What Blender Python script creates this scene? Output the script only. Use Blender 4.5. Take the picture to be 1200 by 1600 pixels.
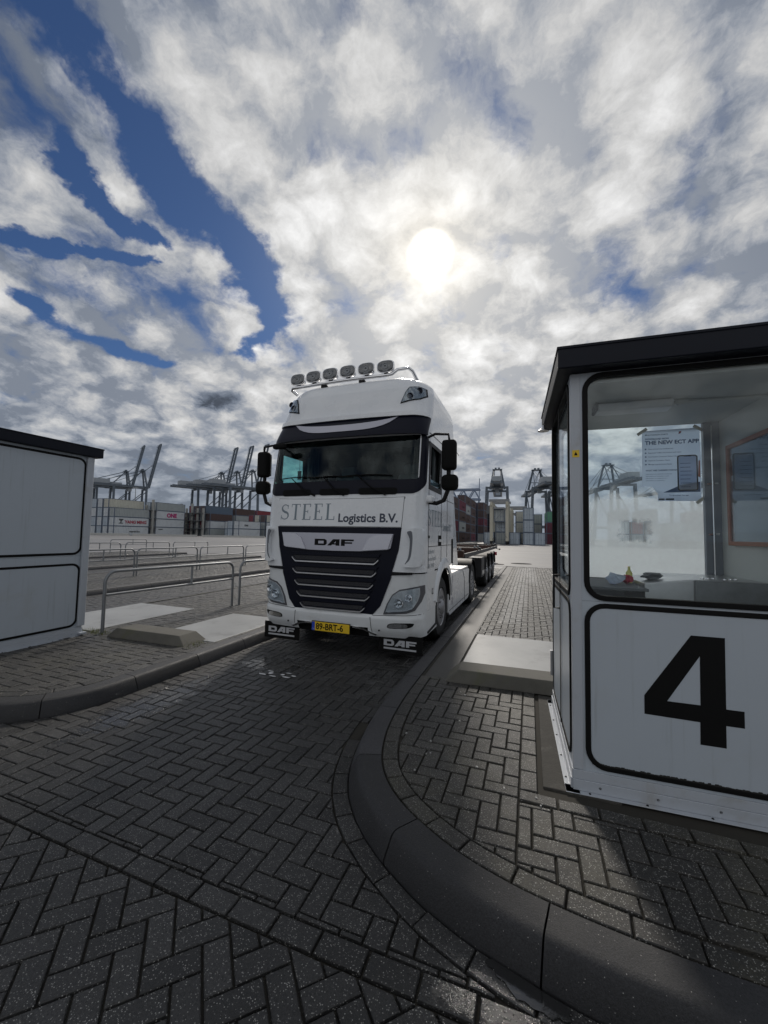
import bpy, bmesh, math, random
from mathutils import Vector, Matrix
random.seed(7)
R = math.radians
for o in list(bpy.data.objects): bpy.data.objects.remove(o)
C = bpy.context.scene.collection
SC = bpy.context.scene

# ------------------------------------------------------------------ camera
YAW, PITCH, ROLL, CAMH = R(20.3), R(3.35), R(1.1), 1.65
fwd = Vector((-math.sin(YAW)*math.cos(PITCH), math.cos(YAW)*math.cos(PITCH), math.sin(PITCH)))
rgt = Vector((math.cos(YAW), math.sin(YAW), 0))
upv = rgt.cross(fwd)
r2 = rgt*math.cos(ROLL)+upv*math.sin(ROLL); u2 = -rgt*math.sin(ROLL)+upv*math.cos(ROLL)
cam = bpy.data.objects.new('camera', bpy.data.cameras.new('camera')); C.objects.link(cam)
cam.matrix_world = Matrix(((r2.x, u2.x, -fwd.x, 0), (r2.y, u2.y, -fwd.y, 0), (r2.z, u2.z, -fwd.z, CAMH), (0, 0, 0, 1)))
cam.data.sensor_fit = 'VERTICAL'; cam.data.sensor_height = 36; cam.data.lens = 36*615/1600
cam.data.clip_start = .05; cam.data.clip_end = 6000
SC.camera = cam

# ------------------------------------------------------------------ sky, sun, exposure
SUN_AZ, SUN_EL = R(-14.1), R(36.3)           # azimuth from +Y towards +X
sund = Vector((math.sin(SUN_AZ)*math.cos(SUN_EL), math.cos(SUN_AZ)*math.cos(SUN_EL), math.sin(SUN_EL)))
sun = bpy.data.objects.new('sun', bpy.data.lights.new('sun', 'SUN')); C.objects.link(sun)
sun.data.energy = 2.0; sun.data.angle = R(7); sun.data.color = (1, .93, .84)
sun.rotation_euler = (-sund).to_track_quat('-Z', 'Y').to_euler()
SC.view_settings.view_transform = 'Standard'; SC.view_settings.look = 'None'
SC.view_settings.exposure = 0; SC.view_settings.gamma = 1
SC.render.resolution_x = 768; SC.render.resolution_y = 1024

class NT:
    """tiny helper round a node tree"""
    def __init__(s, tree): s.t = tree; s.n = tree.nodes; s.l = tree.links
    def node(s, typ, **kw):
        n = s.n.new(typ)
        for k, v in kw.items(): setattr(n, k, v)
        return n
    def put(s, sock, v):
        if hasattr(v, 'is_linked') or isinstance(v, bpy.types.NodeSocket): s.l.new(v, sock)
        elif v is not None:
            n_ = getattr(sock, 'type', '')
            if n_ == 'RGBA': v = (v, v, v, 1) if isinstance(v, (int, float)) else (*tuple(v)[:3], 1)
            elif n_ == 'VECTOR' and isinstance(v, (int, float)): v = (v, v, v)
            elif n_ == 'VECTOR': v = tuple(v)[:3]
            sock.default_value = v
    def m(s, op, a, b=None, c=None, clamp=False):
        n = s.n.new('ShaderNodeMath'); n.operation = op; n.use_clamp = clamp
        s.put(n.inputs[0], a)
        if b is not None: s.put(n.inputs[1], b)
        if c is not None: s.put(n.inputs[2], c)
        return n.outputs[0]
    def vm(s, op, a, b=None, out=0, scale=None):
        n = s.n.new('ShaderNodeVectorMath'); n.operation = op
        s.put(n.inputs[0], a)
        if b is not None: s.put(n.inputs[1], b)
        if scale is not None: s.put(n.inputs['Scale'], scale)
        return n.outputs[out]
    def ss(s, x, lo, hi, a=0., b=1.):
        n = s.n.new('ShaderNodeMapRange'); n.interpolation_type = 'SMOOTHSTEP'
        for k, v in zip(('Value', 'From Min', 'From Max', 'To Min', 'To Max'), (x, lo, hi, a, b)): s.put(n.inputs[k], v)
        return n.outputs[0]
    def noise(s, vec, scale, detail=4, rough=.5, dist=0., out='Fac', lac=2.):
        n = s.n.new('ShaderNodeTexNoise'); s.put(n.inputs['Vector'], vec)
        for k, v in (('Scale', scale), ('Detail', detail), ('Roughness', rough), ('Distortion', dist), ('Lacunarity', lac)): n.inputs[k].default_value = v
        return n.outputs[out]
    def mix(s, f, a, b):
        n = s.n.new('ShaderNodeMix'); n.data_type = 'RGBA'
        s.put(n.inputs[0], f)
        for sock, v in ((n.inputs[6], a), (n.inputs[7], b)):
            if isinstance(v, (tuple, list)): v = (*v[:3], 1)
            s.put(sock, v)
        return n.outputs[2]
    def comb(s, x, y, z):
        n = s.n.new('ShaderNodeCombineXYZ')
        for k, v in zip((0, 1, 2), (x, y, z)): s.put(n.inputs[k], v)
        return n.outputs[0]

W = bpy.data.worlds.new('World'); SC.world = W; W.use_nodes = True
w = NT(W.node_tree); w.n.clear()
geo = w.node('ShaderNodeTexCoord').outputs['Generated']
dirn = w.vm('NORMALIZE', geo)
sep = w.node('ShaderNodeSeparateXYZ'); w.l.new(dirn, sep.inputs[0]); dx, dy, dz = sep.outputs
zc = w.m('ADD', w.m('MAXIMUM', dz, 0.), .1)
px, py = w.m('DIVIDE', dx, zc), w.m('DIVIDE', dy, zc)          # the cloud deck seen from below
P = w.comb(px, py, 0.)
zd = w.m('ADD', w.m('MAXIMUM', dz, 0.), .42)
PD = w.comb(w.m('DIVIDE', dx, zd), w.m('DIVIDE', dy, zd), 0.)      # billows: the same deck, bulging in depth
warp = w.noise(P, 2.4, 3, .5, out='Color')
P2 = w.vm('ADD', P, w.vm('SCALE', w.vm('SUBTRACT', warp, (.5, .5, .5)), scale=.20))
sep2 = w.node('ShaderNodeSeparateXYZ'); w.l.new(P2, sep2.inputs[0]); qx, qy, _ = sep2.outputs
warp2 = w.noise(PD, 9., 5, .6, out='Color')
P3 = w.vm('ADD', P2, w.vm('SCALE', w.vm('SUBTRACT', warp2, (.5, .5, .5)), scale=.26))
sep3 = w.node('ShaderNodeSeparateXYZ'); w.l.new(P3, sep3.inputs[0]); gx3, gy3, _ = sep3.outputs
def lumps(vec, sc):
    v = w.node('ShaderNodeTexVoronoi', feature='F1', voronoi_dimensions='2D'); v.inputs['Scale'].default_value = sc
    w.put(v.inputs['Vector'], vec); return w.m('SUBTRACT', .55, v.outputs['Distance'])
P4 = w.vm('ADD', w.vm('ADD', PD, w.vm('SCALE', w.vm('SUBTRACT', warp, (.5, .5, .5)), scale=.08)), w.vm('SCALE', w.vm('SUBTRACT', warp2, (.5, .5, .5)), scale=.055))
lump = lumps(P4, 7.5)
def seg(ax, ay, bx, by):
    vx, vy = bx-ax, by-ay; L2 = vx*vx+vy*vy
    ux, uy = w.m('SUBTRACT', gx3, ax), w.m('SUBTRACT', gy3, ay)
    t = w.m('DIVIDE', w.m('ADD', w.m('MULTIPLY', ux, vx), w.m('MULTIPLY', uy, vy)), L2, clamp=True)
    ex, ey = w.m('SUBTRACT', ux, w.m('MULTIPLY', t, vx)), w.m('SUBTRACT', uy, w.m('MULTIPLY', t, vy))
    return w.m('SQRT', w.m('ADD', w.m('MULTIPLY', ex, ex), w.m('MULTIPLY', ey, ey)))
segs = [(-.72, .1, -.77, .42, .050), (-.77, .42, -.81, .62, .060), (-.81, .62, -.81, .95, .060), (-.81, .95, -.96, 1.30, .055),
        (-.96, 1.30, -1.20, 1.40, .040), (-1.02, .52, -.99, .80, .030), (-1.66, .80, -1.72, 1.05, .045), (-1.72, 1.05, -1.60, 1.30, .040),
        (-1.36, .70, -1.08, .84, .022), (-1.34, .72, -1.42, .60, .03)]
gap = None
for a_, b_, c_, d_, wd in segs:
    g = w.ss(seg(a_, b_, c_, d_), 0., wd*2.3, 1., 0.)
    gap = g if gap is None else w.m('MAXIMUM', gap, g)
mp = w.node('ShaderNodeMapping'); w.l.new(P4, mp.inputs[0]); mp.inputs['Rotation'].default_value = (0, 0, R(-20)); mp.inputs['Scale'].default_value = (1.15, .95, 1)
n1 = w.noise(mp.outputs[0], 5.0, 8, .54, 0.)
n2 = w.noise(P4, 14., 8, .64, 0.)
n3 = w.noise(PD, 2.6, 3, .5)
n4 = w.noise(mp.outputs[0], 6.5, 7, .55, 0.)
nu = w.noise(w.vm('ADD', P4, (.010, -.022, 0.)), 14., 8, .64, 0.)       # same field nudged away from the sun, for relief
puff = w.m('SUBTRACT', n2, nu)
left = w.ss(qx, -.90, -.70, 1., 0.)                 # broken clouds left of the main gap
left = w.m('MULTIPLY', left, w.ss(qx, -2.5, -1.7))
left = w.m('MULTIPLY', left, w.ss(qy, 1.15, 1.5, 1., 0.))
dens = w.m('ADD', w.m('MULTIPLY', w.m('SUBTRACT', n1, .5), 2.4), w.m('MULTIPLY', w.m('SUBTRACT', n2, .5), 1.35))
dens = w.m('ADD', w.m('ADD', dens, 1.06), w.m('ADD', w.m('MULTIPLY', lump, .85), w.ss(dz, .22, .45, .30, -.12)))
dens = w.m('SUBTRACT', dens, w.m('MULTIPLY', gap, 1.05))
dens = w.m('SUBTRACT', dens, w.m('MULTIPLY', left, .28))
cover = w.ss(dens, .12, .92)
sky = w.node('ShaderNodeTexSky', sky_type='NISHITA'); sky.sun_disc = False
sky.sun_elevation = SUN_EL; sky.sun_rotation = SUN_AZ; sky.air_density = 1.0; sky.dust_density = .4; sky.ozone_density = 2.2
SKYK = .085
cdot = w.vm('DOT_PRODUCT', dirn, tuple(sund), out='Value')
ang = w.m('ARCCOSINE', w.m('MINIMUM', cdot, .99999))
# cloud brightness: thin parts glow, thick parts are grey; brighter round the sun
lum = w.m('ADD', .365, w.m('MULTIPLY', w.m('SUBTRACT', n4, .5), -.66))
lum = w.m('ADD', lum, w.m('MULTIPLY', w.m('SUBTRACT', n2, .5), -.60))
lum = w.m('ADD', lum, w.m('ADD', w.m('MULTIPLY', puff, .85), 0.))
lum = w.m('ADD', lum, w.m('MULTIPLY', w.m('SUBTRACT', lump, .2), .50))
lum = w.m('ADD', lum, w.m('MULTIPLY', w.m('SUBTRACT', n3, .5), -.6))
lum = w.m('ADD', lum, w.m('MULTIPLY', gap, .05))
lum = w.m('ADD', w.m('MAXIMUM', lum, .20), w.m('MULTIPLY', w.ss(dz, .06, .26), w.ss(dz, .34, .62, .07, 0.)))
flat = w.ss(dz, .0, .20, .60, 0.)
lum = w.m('ADD', w.m('MULTIPLY', lum, w.m('SUBTRACT', 1., flat)), w.m('MULTIPLY', flat, .42))
lum = w.m('ADD', lum, w.ss(ang, .06, .80, .26, 0.))
low = w.ss(dz, .0, .26, 1., 0.)                      # the deck seen edge-on near the horizon is darker and bluer
lum = w.m('MULTIPLY', lum, w.m('SUBTRACT', 1., w.m('MULTIPLY', low, .24)))
# two small dark low clouds, further off
for cx_, cy_, rx_, ry_, k_ in ((-1.68, 1.78, .22, .13, .26), (-2.42, 1.86, .25, .15, .17)):
    ex = w.m('DIVIDE', w.m('SUBTRACT', qx, cx_), rx_); ey = w.m('DIVIDE', w.m('SUBTRACT', qy, cy_), ry_)
    dd = w.m('SQRT', w.m('ADD', w.m('MULTIPLY', ex, ex), w.m('MULTIPLY', ey, ey)))
    dd = w.m('ADD', dd, w.m('MULTIPLY', w.m('SUBTRACT', n2, .5), 1.6))
    lum = w.m('SUBTRACT', lum, w.ss(dd, .35, 1.15, k_, 0.))
back = w.ss(dy, .35, -.6, 1., 1.5)                    # front-lit clouds out of view, brightened to fill the shaded truck front
lum = w.m('MULTIPLY', w.m('MAXIMUM', lum, .10), back)
tint = w.mix(w.ss(lum, .12, .62), (.72, .86, 1.12), (1.0, 1.0, 1.0))
tint = w.mix(w.m('MULTIPLY', low, .55), tint, (.80, .93, 1.10))
cloud = w.vm('SCALE', tint, scale=lum)
blue = w.vm('SCALE', sky.outputs[0], scale=SKYK)
blue = w.vm('MULTIPLY', blue, (.30, .41, .58))
col = w.mix(cover, blue, cloud)
# the sun behind thin cloud
ragged = w.m('ADD', ang, w.m('MULTIPLY', w.m('SUBTRACT', n2, .5), .014))
core = w.ss(ragged, .018, .054, 2.0, 0.)
halo = w.m('MULTIPLY', w.m('POWER', 2.718, w.m('MULTIPLY', ang, -14.)), .55)
wide = w.ss(ang, .05, .45, .07, 0.)
glow = w.vm('ADD', w.vm('SCALE', (1., .97, .90), scale=core), w.vm('SCALE', (1., .86, .60), scale=halo))
glow = w.vm('ADD', glow, w.vm('SCALE', (1., .97, .90), scale=wide))
col = w.vm('ADD', col, glow)
bg = w.node('ShaderNodeBackground'); w.put(bg.inputs[0], col); bg.inputs[1].default_value = 1.0
wo = w.node('ShaderNodeOutputWorld'); w.l.new(bg.outputs[0], wo.inputs[0])

# ------------------------------------------------------------------ materials
MATS = {}
def mat(name, col=(.5, .5, .5), rough=.5, metal=0., var=.12, vscale=3., bump=0., bscale=60., coat=0., spec=.5, dirt=None, dscale=2.5, streak=0., tone=False, objcol=False, rvar=.12):
    """a plain procedural material: base colour with soft noise variation, optional dirt, bump and per-piece tone"""
    if name in MATS: return MATS[name]
    mt = bpy.data.materials.new(name); mt.use_nodes = True; t = NT(mt.node_tree)
    b = t.n['Principled BSDF']; oc = t.node('ShaderNodeTexCoord').outputs['Object']
    n = t.noise(oc, vscale, 5, .6)
    base = (*col, 1)
    if objcol:
        oi = t.node('ShaderNodeObjectInfo'); base = oi.outputs['Color']
    k = t.m('ADD', 1-var, t.m('MULTIPLY', n, 2*var))
    if tone:
        at = t.node('ShaderNodeAttribute'); at.attribute_name = 'tone'; k = t.m('MULTIPLY', k, at.outputs['Fac'])
    mul = t.node('ShaderNodeVectorMath', operation='SCALE'); t.put(mul.inputs[0], base if objcol else tuple(col)); t.put(mul.inputs['Scale'], k)
    c = mul.outputs[0]
    if dirt:
        d = t.ss(t.noise(oc, dscale, 8, .68, .4), .52, .74)
        c = t.mix(t.m('MULTIPLY', d, dirt[3]), c, dirt[:3])
    if streak:      # run-down marks
        mq = t.node('ShaderNodeMapping'); t.l.new(oc, mq.inputs[0]); mq.inputs['Scale'].default_value = (26, 26, 1.1)
        sk_ = t.ss(t.noise(mq.outputs[0], 1., 5, .65), .55, .75); c = t.mix(t.m('MULTIPLY', sk_, streak), c, (.16, .15, .13))
    t.put(b.inputs['Base Color'], c)
    t.put(b.inputs['Roughness'], t.m('ADD', rough-rvar*.5, t.m('MULTIPLY', n, rvar), clamp=True))
    b.inputs['Metallic'].default_value = metal
    b.inputs['Coat Weight'].default_value = coat; b.inputs['Coat Roughness'].default_value = .05
    b.inputs['Specular IOR Level'].default_value = spec
    if bump:
        bn = t.node('ShaderNodeBump'); bn.inputs['Strength'].default_value = bump; bn.inputs['Distance'].default_value = .004
        t.put(bn.inputs['Height'], t.noise(oc, bscale, 4, .6)); t.l.new(bn.outputs[0], b.inputs['Normal'])
    MATS[name] = mt; return mt

def paver_mat(name, col, grain=150., moss=0., speck=.10, wet=None, rough=.62, dark=.45, wetk=.5, pale=None):
    """concrete block pavers with exposed light aggregate"""
    mt = bpy.data.materials.new(name); mt.use_nodes = True; t = NT(mt.node_tree); b = t.n['Principled BSDF']
    oc = t.node('ShaderNodeTexCoord').outputs['Object']
    at = t.node('ShaderNodeAttribute'); at.attribute_name = 'tone'
    v = t.node('ShaderNodeTexVoronoi'); v.inputs['Scale'].default_value = grain; t.l.new(oc, v.inputs['Vector'])
    rnd = t.node('ShaderNodeSeparateColor'); t.l.new(v.outputs['Color'], rnd.inputs[0])
    big = t.noise(oc, .55, 4, .6); med = t.noise(oc, 6, 6, .65); fine = t.noise(oc, 120, 6, .8)
    k = t.m('MULTIPLY', at.outputs['Fac'], t.m('ADD', dark, t.m('MULTIPLY', big, .95)))
    k = t.m('MULTIPLY', k, t.m('ADD', .55, t.m('MULTIPLY', med, .9)))
    k = t.m('MULTIPLY', k, t.m('ADD', -.55, t.m('MULTIPLY', fine, 3.1)))
    c = t.vm('SCALE', col, scale=k)
    if moss:
        c = t.mix(t.m('MULTIPLY', t.ss(t.noise(oc, 1.3, 6, .7), .45, .62), moss), c, (.13, .12, .06))
    if pale:      # bright sheen of the wet path, painted into the brick colour
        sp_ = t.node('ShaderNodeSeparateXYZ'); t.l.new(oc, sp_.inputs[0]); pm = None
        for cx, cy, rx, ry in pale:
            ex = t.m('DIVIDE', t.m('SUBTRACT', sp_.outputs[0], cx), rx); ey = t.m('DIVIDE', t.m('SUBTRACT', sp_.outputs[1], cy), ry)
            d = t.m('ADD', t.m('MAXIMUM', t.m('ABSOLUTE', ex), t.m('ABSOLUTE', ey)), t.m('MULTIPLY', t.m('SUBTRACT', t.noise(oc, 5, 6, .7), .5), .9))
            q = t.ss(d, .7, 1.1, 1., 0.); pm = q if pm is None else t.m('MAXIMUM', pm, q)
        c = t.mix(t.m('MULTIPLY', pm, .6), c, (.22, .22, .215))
    grey = t.m('MULTIPLY', t.ss(rnd.outputs[0], 1-speck*1.6, 1-speck*.3), t.ss(v.outputs['Distance'], .25, .5, 1., 0.))
    dk = t.ss(rnd.outputs[1], .80, .9)
    c = t.mix(t.m('MULTIPLY', dk, .65), c, (.012, .012, .012))
    c = t.mix(t.m('MULTIPLY', grey, .62), c, (.62, .61, .57))
    t.put(b.inputs['Base Color'], c)
    r = t.m('ADD', rough-.22, t.m('MULTIPLY', med, .40))
    r = t.m('SUBTRACT', r, t.m('MULTIPLY', grey, .3))
    hgt = t.m('ADD', t.m('MULTIPLY', fine, .6), t.m('MULTIPLY', rnd.outputs[2], .5))
    bn = t.node('ShaderNodeBump'); bn.inputs['Strength'].default_value = 1.; bn.inputs['Distance'].default_value = .005
    if wet:
        sx = t.node('ShaderNodeSeparateXYZ'); t.l.new(oc, sx.inputs[0])
        m_ = None
        for cx, cy, rx, ry in wet:
            ex = t.m('DIVIDE', t.m('SUBTRACT', sx.outputs[0], cx), rx); ey = t.m('DIVIDE', t.m('SUBTRACT', sx.outputs[1], cy), ry)
            d = t.m('SQRT', t.m('ADD', t.m('MULTIPLY', ex, ex), t.m('MULTIPLY', ey, ey)))
            d = t.m('ADD', d, t.m('MULTIPLY', t.m('SUBTRACT', t.noise(oc, 7, 6, .7), .5), 1.9))
            q = t.ss(d, .65, 1.0, 1., 0.); m_ = q if m_ is None else t.m('MAXIMUM', m_, q)
        r = t.m('MULTIPLY', r, t.m('SUBTRACT', 1., t.m('MULTIPLY', m_, wetk)))
        hgt = t.m('MULTIPLY', hgt, t.m('SUBTRACT', 1., t.m('MULTIPLY', m_, .8)))
    t.put(b.inputs['Roughness'], r); t.put(bn.inputs['Height'], hgt); t.l.new(bn.outputs[0], b.inputs['Normal'])
    b.inputs['Specular IOR Level'].default_value = .5
    MATS[name] = mt; return mt

def glass_mat(name, tint=(1, 1, 1), refl=1., fog=None):
    mt = bpy.data.materials.new(name); mt.use_nodes = True; t = NT(mt.node_tree); t.n.remove(t.n['Principled BSDF'])
    out = t.n['Material Output']
    tr = t.node('ShaderNodeBsdfTransparent'); t.put(tr.inputs[0], tint)
    gl = t.node('ShaderNodeBsdfGlossy'); gl.inputs['Roughness'].default_value = .02; t.put(gl.inputs[0], (.9, .95, 1))
    gm_ = t.node('ShaderNodeNewGeometry'); cosi = t.m('ABSOLUTE', t.vm('DOT_PRODUCT', gm_.outputs['Normal'], gm_.outputs['Incoming'], out='Value'))
    sch = t.m('ADD', .04, t.m('MULTIPLY', .96, t.m('POWER', t.m('SUBTRACT', 1., cosi), 5.)))      # thin pane: same reflection on both faces
    ms = t.node('ShaderNodeMixShader'); t.put(ms.inputs[0], t.m('MULTIPLY', sch, refl, clamp=True))
    base = tr.outputs[0]
    if fog:
        oc = t.node('ShaderNodeTexCoord').outputs['Object']; sx = t.node('ShaderNodeSeparateXYZ'); t.l.new(oc, sx.inputs[0])
        n = t.noise(oc, 5, 6, .6, .4); z = sx.outputs[2]
        m1 = t.ss(t.m('ADD', z, t.m('MULTIPLY', t.m('SUBTRACT', n, .5), .5)), fog[0], fog[1], 1., 0.)
        # wiped clear patch
        ex = t.m('DIVIDE', t.m('SUBTRACT', sx.outputs[0], .68), .15); ey = t.m('DIVIDE', t.m('SUBTRACT', z, 1.60), .12)
        d = t.m('ADD', t.m('MAXIMUM', t.m('ABSOLUTE', ex), t.m('ABSOLUTE', ey)), t.m('MULTIPLY', t.m('SUBTRACT', t.noise(oc, 14, 5, .7), .5), 1.3))
        m1 = t.m('MULTIPLY', m1, t.ss(d, .5, 1.0, .25, 1.))
        ex = t.m('DIVIDE', t.m('SUBTRACT', sx.outputs[0], .40), .10); ey = t.m('DIVIDE', t.m('SUBTRACT', z, 1.98), .12)
        d = t.m('ADD', t.m('MAXIMUM', t.m('ABSOLUTE', ex), t.m('ABSOLUTE', ey)), t.m('MULTIPLY', t.m('SUBTRACT', t.noise(oc, 16, 5, .7), .5), 1.5))
        m1 = t.m('MULTIPLY', m1, t.ss(d, .4, 1.0, .2, 1.))
        m1 = t.m('MULTIPLY', m1, t.m('ADD', .72, t.m('MULTIPLY', t.noise(oc, 11, 5, .7), .4)), clamp=True)
        tl = t.node('ShaderNodeBsdfTranslucent'); t.put(tl.inputs[0], (.9, .93, .95, 1))
        df = t.node('ShaderNodeBsdfRefraction'); df.inputs['IOR'].default_value = 1.0; df.inputs['Roughness'].default_value = .16; t.put(df.inputs[0], (.86, .90, .93, 1))
        mx0 = t.node('ShaderNodeMixShader'); mx0.inputs[0].default_value = .45; t.l.new(df.outputs[0], mx0.inputs[1]); t.l.new(tl.outputs[0], mx0.inputs[2])
        mx = t.node('ShaderNodeMixShader'); t.put(mx.inputs[0], m1); t.l.new(tr.outputs[0], mx.inputs[1]); t.l.new(mx0.outputs[0], mx.inputs[2])
        base = mx.outputs[0]
    t.l.new(base, ms.inputs[1]); t.l.new(gl.outputs[0], ms.inputs[2]); t.l.new(ms.outputs[0], out.inputs[0])
    MATS[name] = mt; return mt

M_paver = paver_mat('dark_pavers', (.031, .0305, .030), speck=.15, rough=.47, wetk=.93, grain=190., wet=[(-.02, 1.56, .42, .16), (-3.0, 4.3, .5, .35), (-3.4, 2.9, .25, .9), (-1.6, 5., .2, 1.5)])
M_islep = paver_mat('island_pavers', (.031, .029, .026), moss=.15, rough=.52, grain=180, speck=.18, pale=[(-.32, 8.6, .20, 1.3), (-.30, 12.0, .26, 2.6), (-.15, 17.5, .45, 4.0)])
M_joint = mat('joint_sand', (.026, .023, .017), .9, var=.4, vscale=30)
M_kerb = paver_mat('kerb_concrete', (.046, .046, .050), grain=240., speck=.008, rough=.56, dark=.5)
M_slab = mat('pale_concrete', (.33, .33, .32), .34, var=.3, vscale=2, bump=.3, bscale=90, dirt=(.14, .13, .12, .6), dscale=3)
M_block = mat('mossy_concrete', (.105, .10, .085), .8, var=.35, vscale=7, bump=.7, bscale=70, dirt=(.10, .10, .055, .7), dscale=5)
M_white = mat('truck_paint', (.72, .74, .76), .28, var=.02, coat=.6, dirt=(.5, .49, .46, .12), dscale=1.2)
M_whitelow = mat('bumper_paint', (.68, .70, .71), .33, var=.05, coat=.4, dirt=(.33, .32, .29, .35), dscale=3)
M_navy = mat('navy_black_gloss', (.004, .005, .013), .36, var=.1, spec=.16)
M_black = mat('black_plastic', (.009, .009, .010), .55, spec=.22, var=.2, bump=.2, bscale=200)
M_mat = mat('matt_black_rubber', (.007, .007, .007), .8, spec=.15, var=.3, bump=.3, bscale=60)
M_silver = mat('silver_paint', (.42, .42, .47), .30, metal=.5, var=.05)
M_chrome = mat('chrome', (.75, .75, .76), .12, metal=1., var=.03)
M_alu = mat('brushed_aluminium', (.55, .55, .56), .32, metal=.9, var=.12, vscale=20)
M_galv = mat('galvanised_steel', (.23, .24, .25), .45, metal=.75, var=.25, vscale=14, dirt=(.16, .15, .13, .4), dscale=9)
M_steelgrey = mat('crane_paint', (.10, .125, .155), .55, var=.2, vscale=.2)
M_cranepale = mat('crane_machinery_paint', (.30, .33, .36), .55, var=.2, vscale=.3)
M_booth = mat('booth_white', (.42, .465, .51), .42, streak=.22, var=.04, vscale=1.5, dirt=(.36, .36, .34, .35), dscale=1.2)
M_boothframe = mat('booth_frame_white', (.42, .45, .49), .38, var=.05, dirt=(.30, .28, .25, .5), dscale=4)
M_roof = mat('roof_edge_dark_blue', (.004, .006, .013), .55, var=.25, vscale=4, dirt=(.02, .024, .03, .5), dscale=3, spec=.25)
M_gasket = mat('black_rubber_gasket', (.006, .006, .006), .6, var=.2, spec=.15)
M_inner = mat('booth_inside_white', (.50, .52, .50), .6, var=.05)
M_wood = mat('red_brown_wood', (.26, .09, .045), .5, var=.25, vscale=12)
M_ink = mat('black_lettering', (.006, .006, .006), .6, spec=.15)
M_navyink = mat('navy_lettering', (.02, .03, .06), .4)
M_greyink = mat('grey_lettering', (.17, .215, .25), .4)
M_redink = mat('red_lettering', (.35, .02, .05), .5)
M_magink = mat('magenta_lettering', (.45, .02, .16), .5)
M_paper = mat('white_paper', (.70, .76, .84), .7, var=.03)
_t = NT(M_paper.node_tree); _tl = _t.node('ShaderNodeBsdfTranslucent'); _tl.inputs[0].default_value = (.72, .79, .90, 1); _mx = _t.node('ShaderNodeMixShader'); _mx.inputs[0].default_value = .6
_t.l.new(_t.n['Principled BSDF'].outputs[0], _mx.inputs[1]); _t.l.new(_tl.outputs[0], _mx.inputs[2]); _t.l.new(_mx.outputs[0], _t.n['Material Output'].inputs[0])
M_blueink = mat('blue_lettering', (.05, .11, .25), .6)
M_glass = glass_mat('clear_glass', (.95, .97, .97), .6)
M_wind = glass_mat('windscreen_glass', (.86, .95, .94), .38)
M_side = glass_mat('green_side_glass', (.60, .85, .84), 1.0)
M_fog = glass_mat('misted_glass', (.92, .96, .97), 1., fog=(1.84, 2.02))
M_lens = glass_mat('lamp_lens_glass', (.85, .88, .9), 1.4)
M_dark = mat('cab_interior_dark', (.012, .013, .016), .7, var=.2)
M_trim = mat('cab_interior_grey', (.10, .11, .12), .7, var=.2)
M_yellow = mat('yellow_plate', (.75, .50, .02), .4, var=.05)
M_bluep = mat('blue_band', (.02, .06, .45), .4)
M_cont = mat('container_paint', (1, 1, 1), .55, objcol=True, var=.12, vscale=.6, dirt=(.16, .12, .09, .35), dscale=.8)
M_rust = mat('rusty_red_steel', (.07, .035, .026), .7, var=.3, vscale=6)
M_chassis = mat('black_chassis_paint', (.020, .020, .022), .5, var=.3, vscale=5, dirt=(.09, .08, .07, .5), dscale=4)
M_tyre = mat('tyre_rubber', (.014, .014, .014), .75, var=.3, bump=.4, bscale=40, dirt=(.05, .048, .045, .6), dscale=6)
M_rim = mat('steel_rim', (.30, .30, .31), .4, metal=.6, var=.2, dirt=(.08, .07, .06, .6), dscale=8)
M_yard = None
M_grass = mat('grass_blades', (.13, .15, .035), .7, var=.4, vscale=20)

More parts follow.
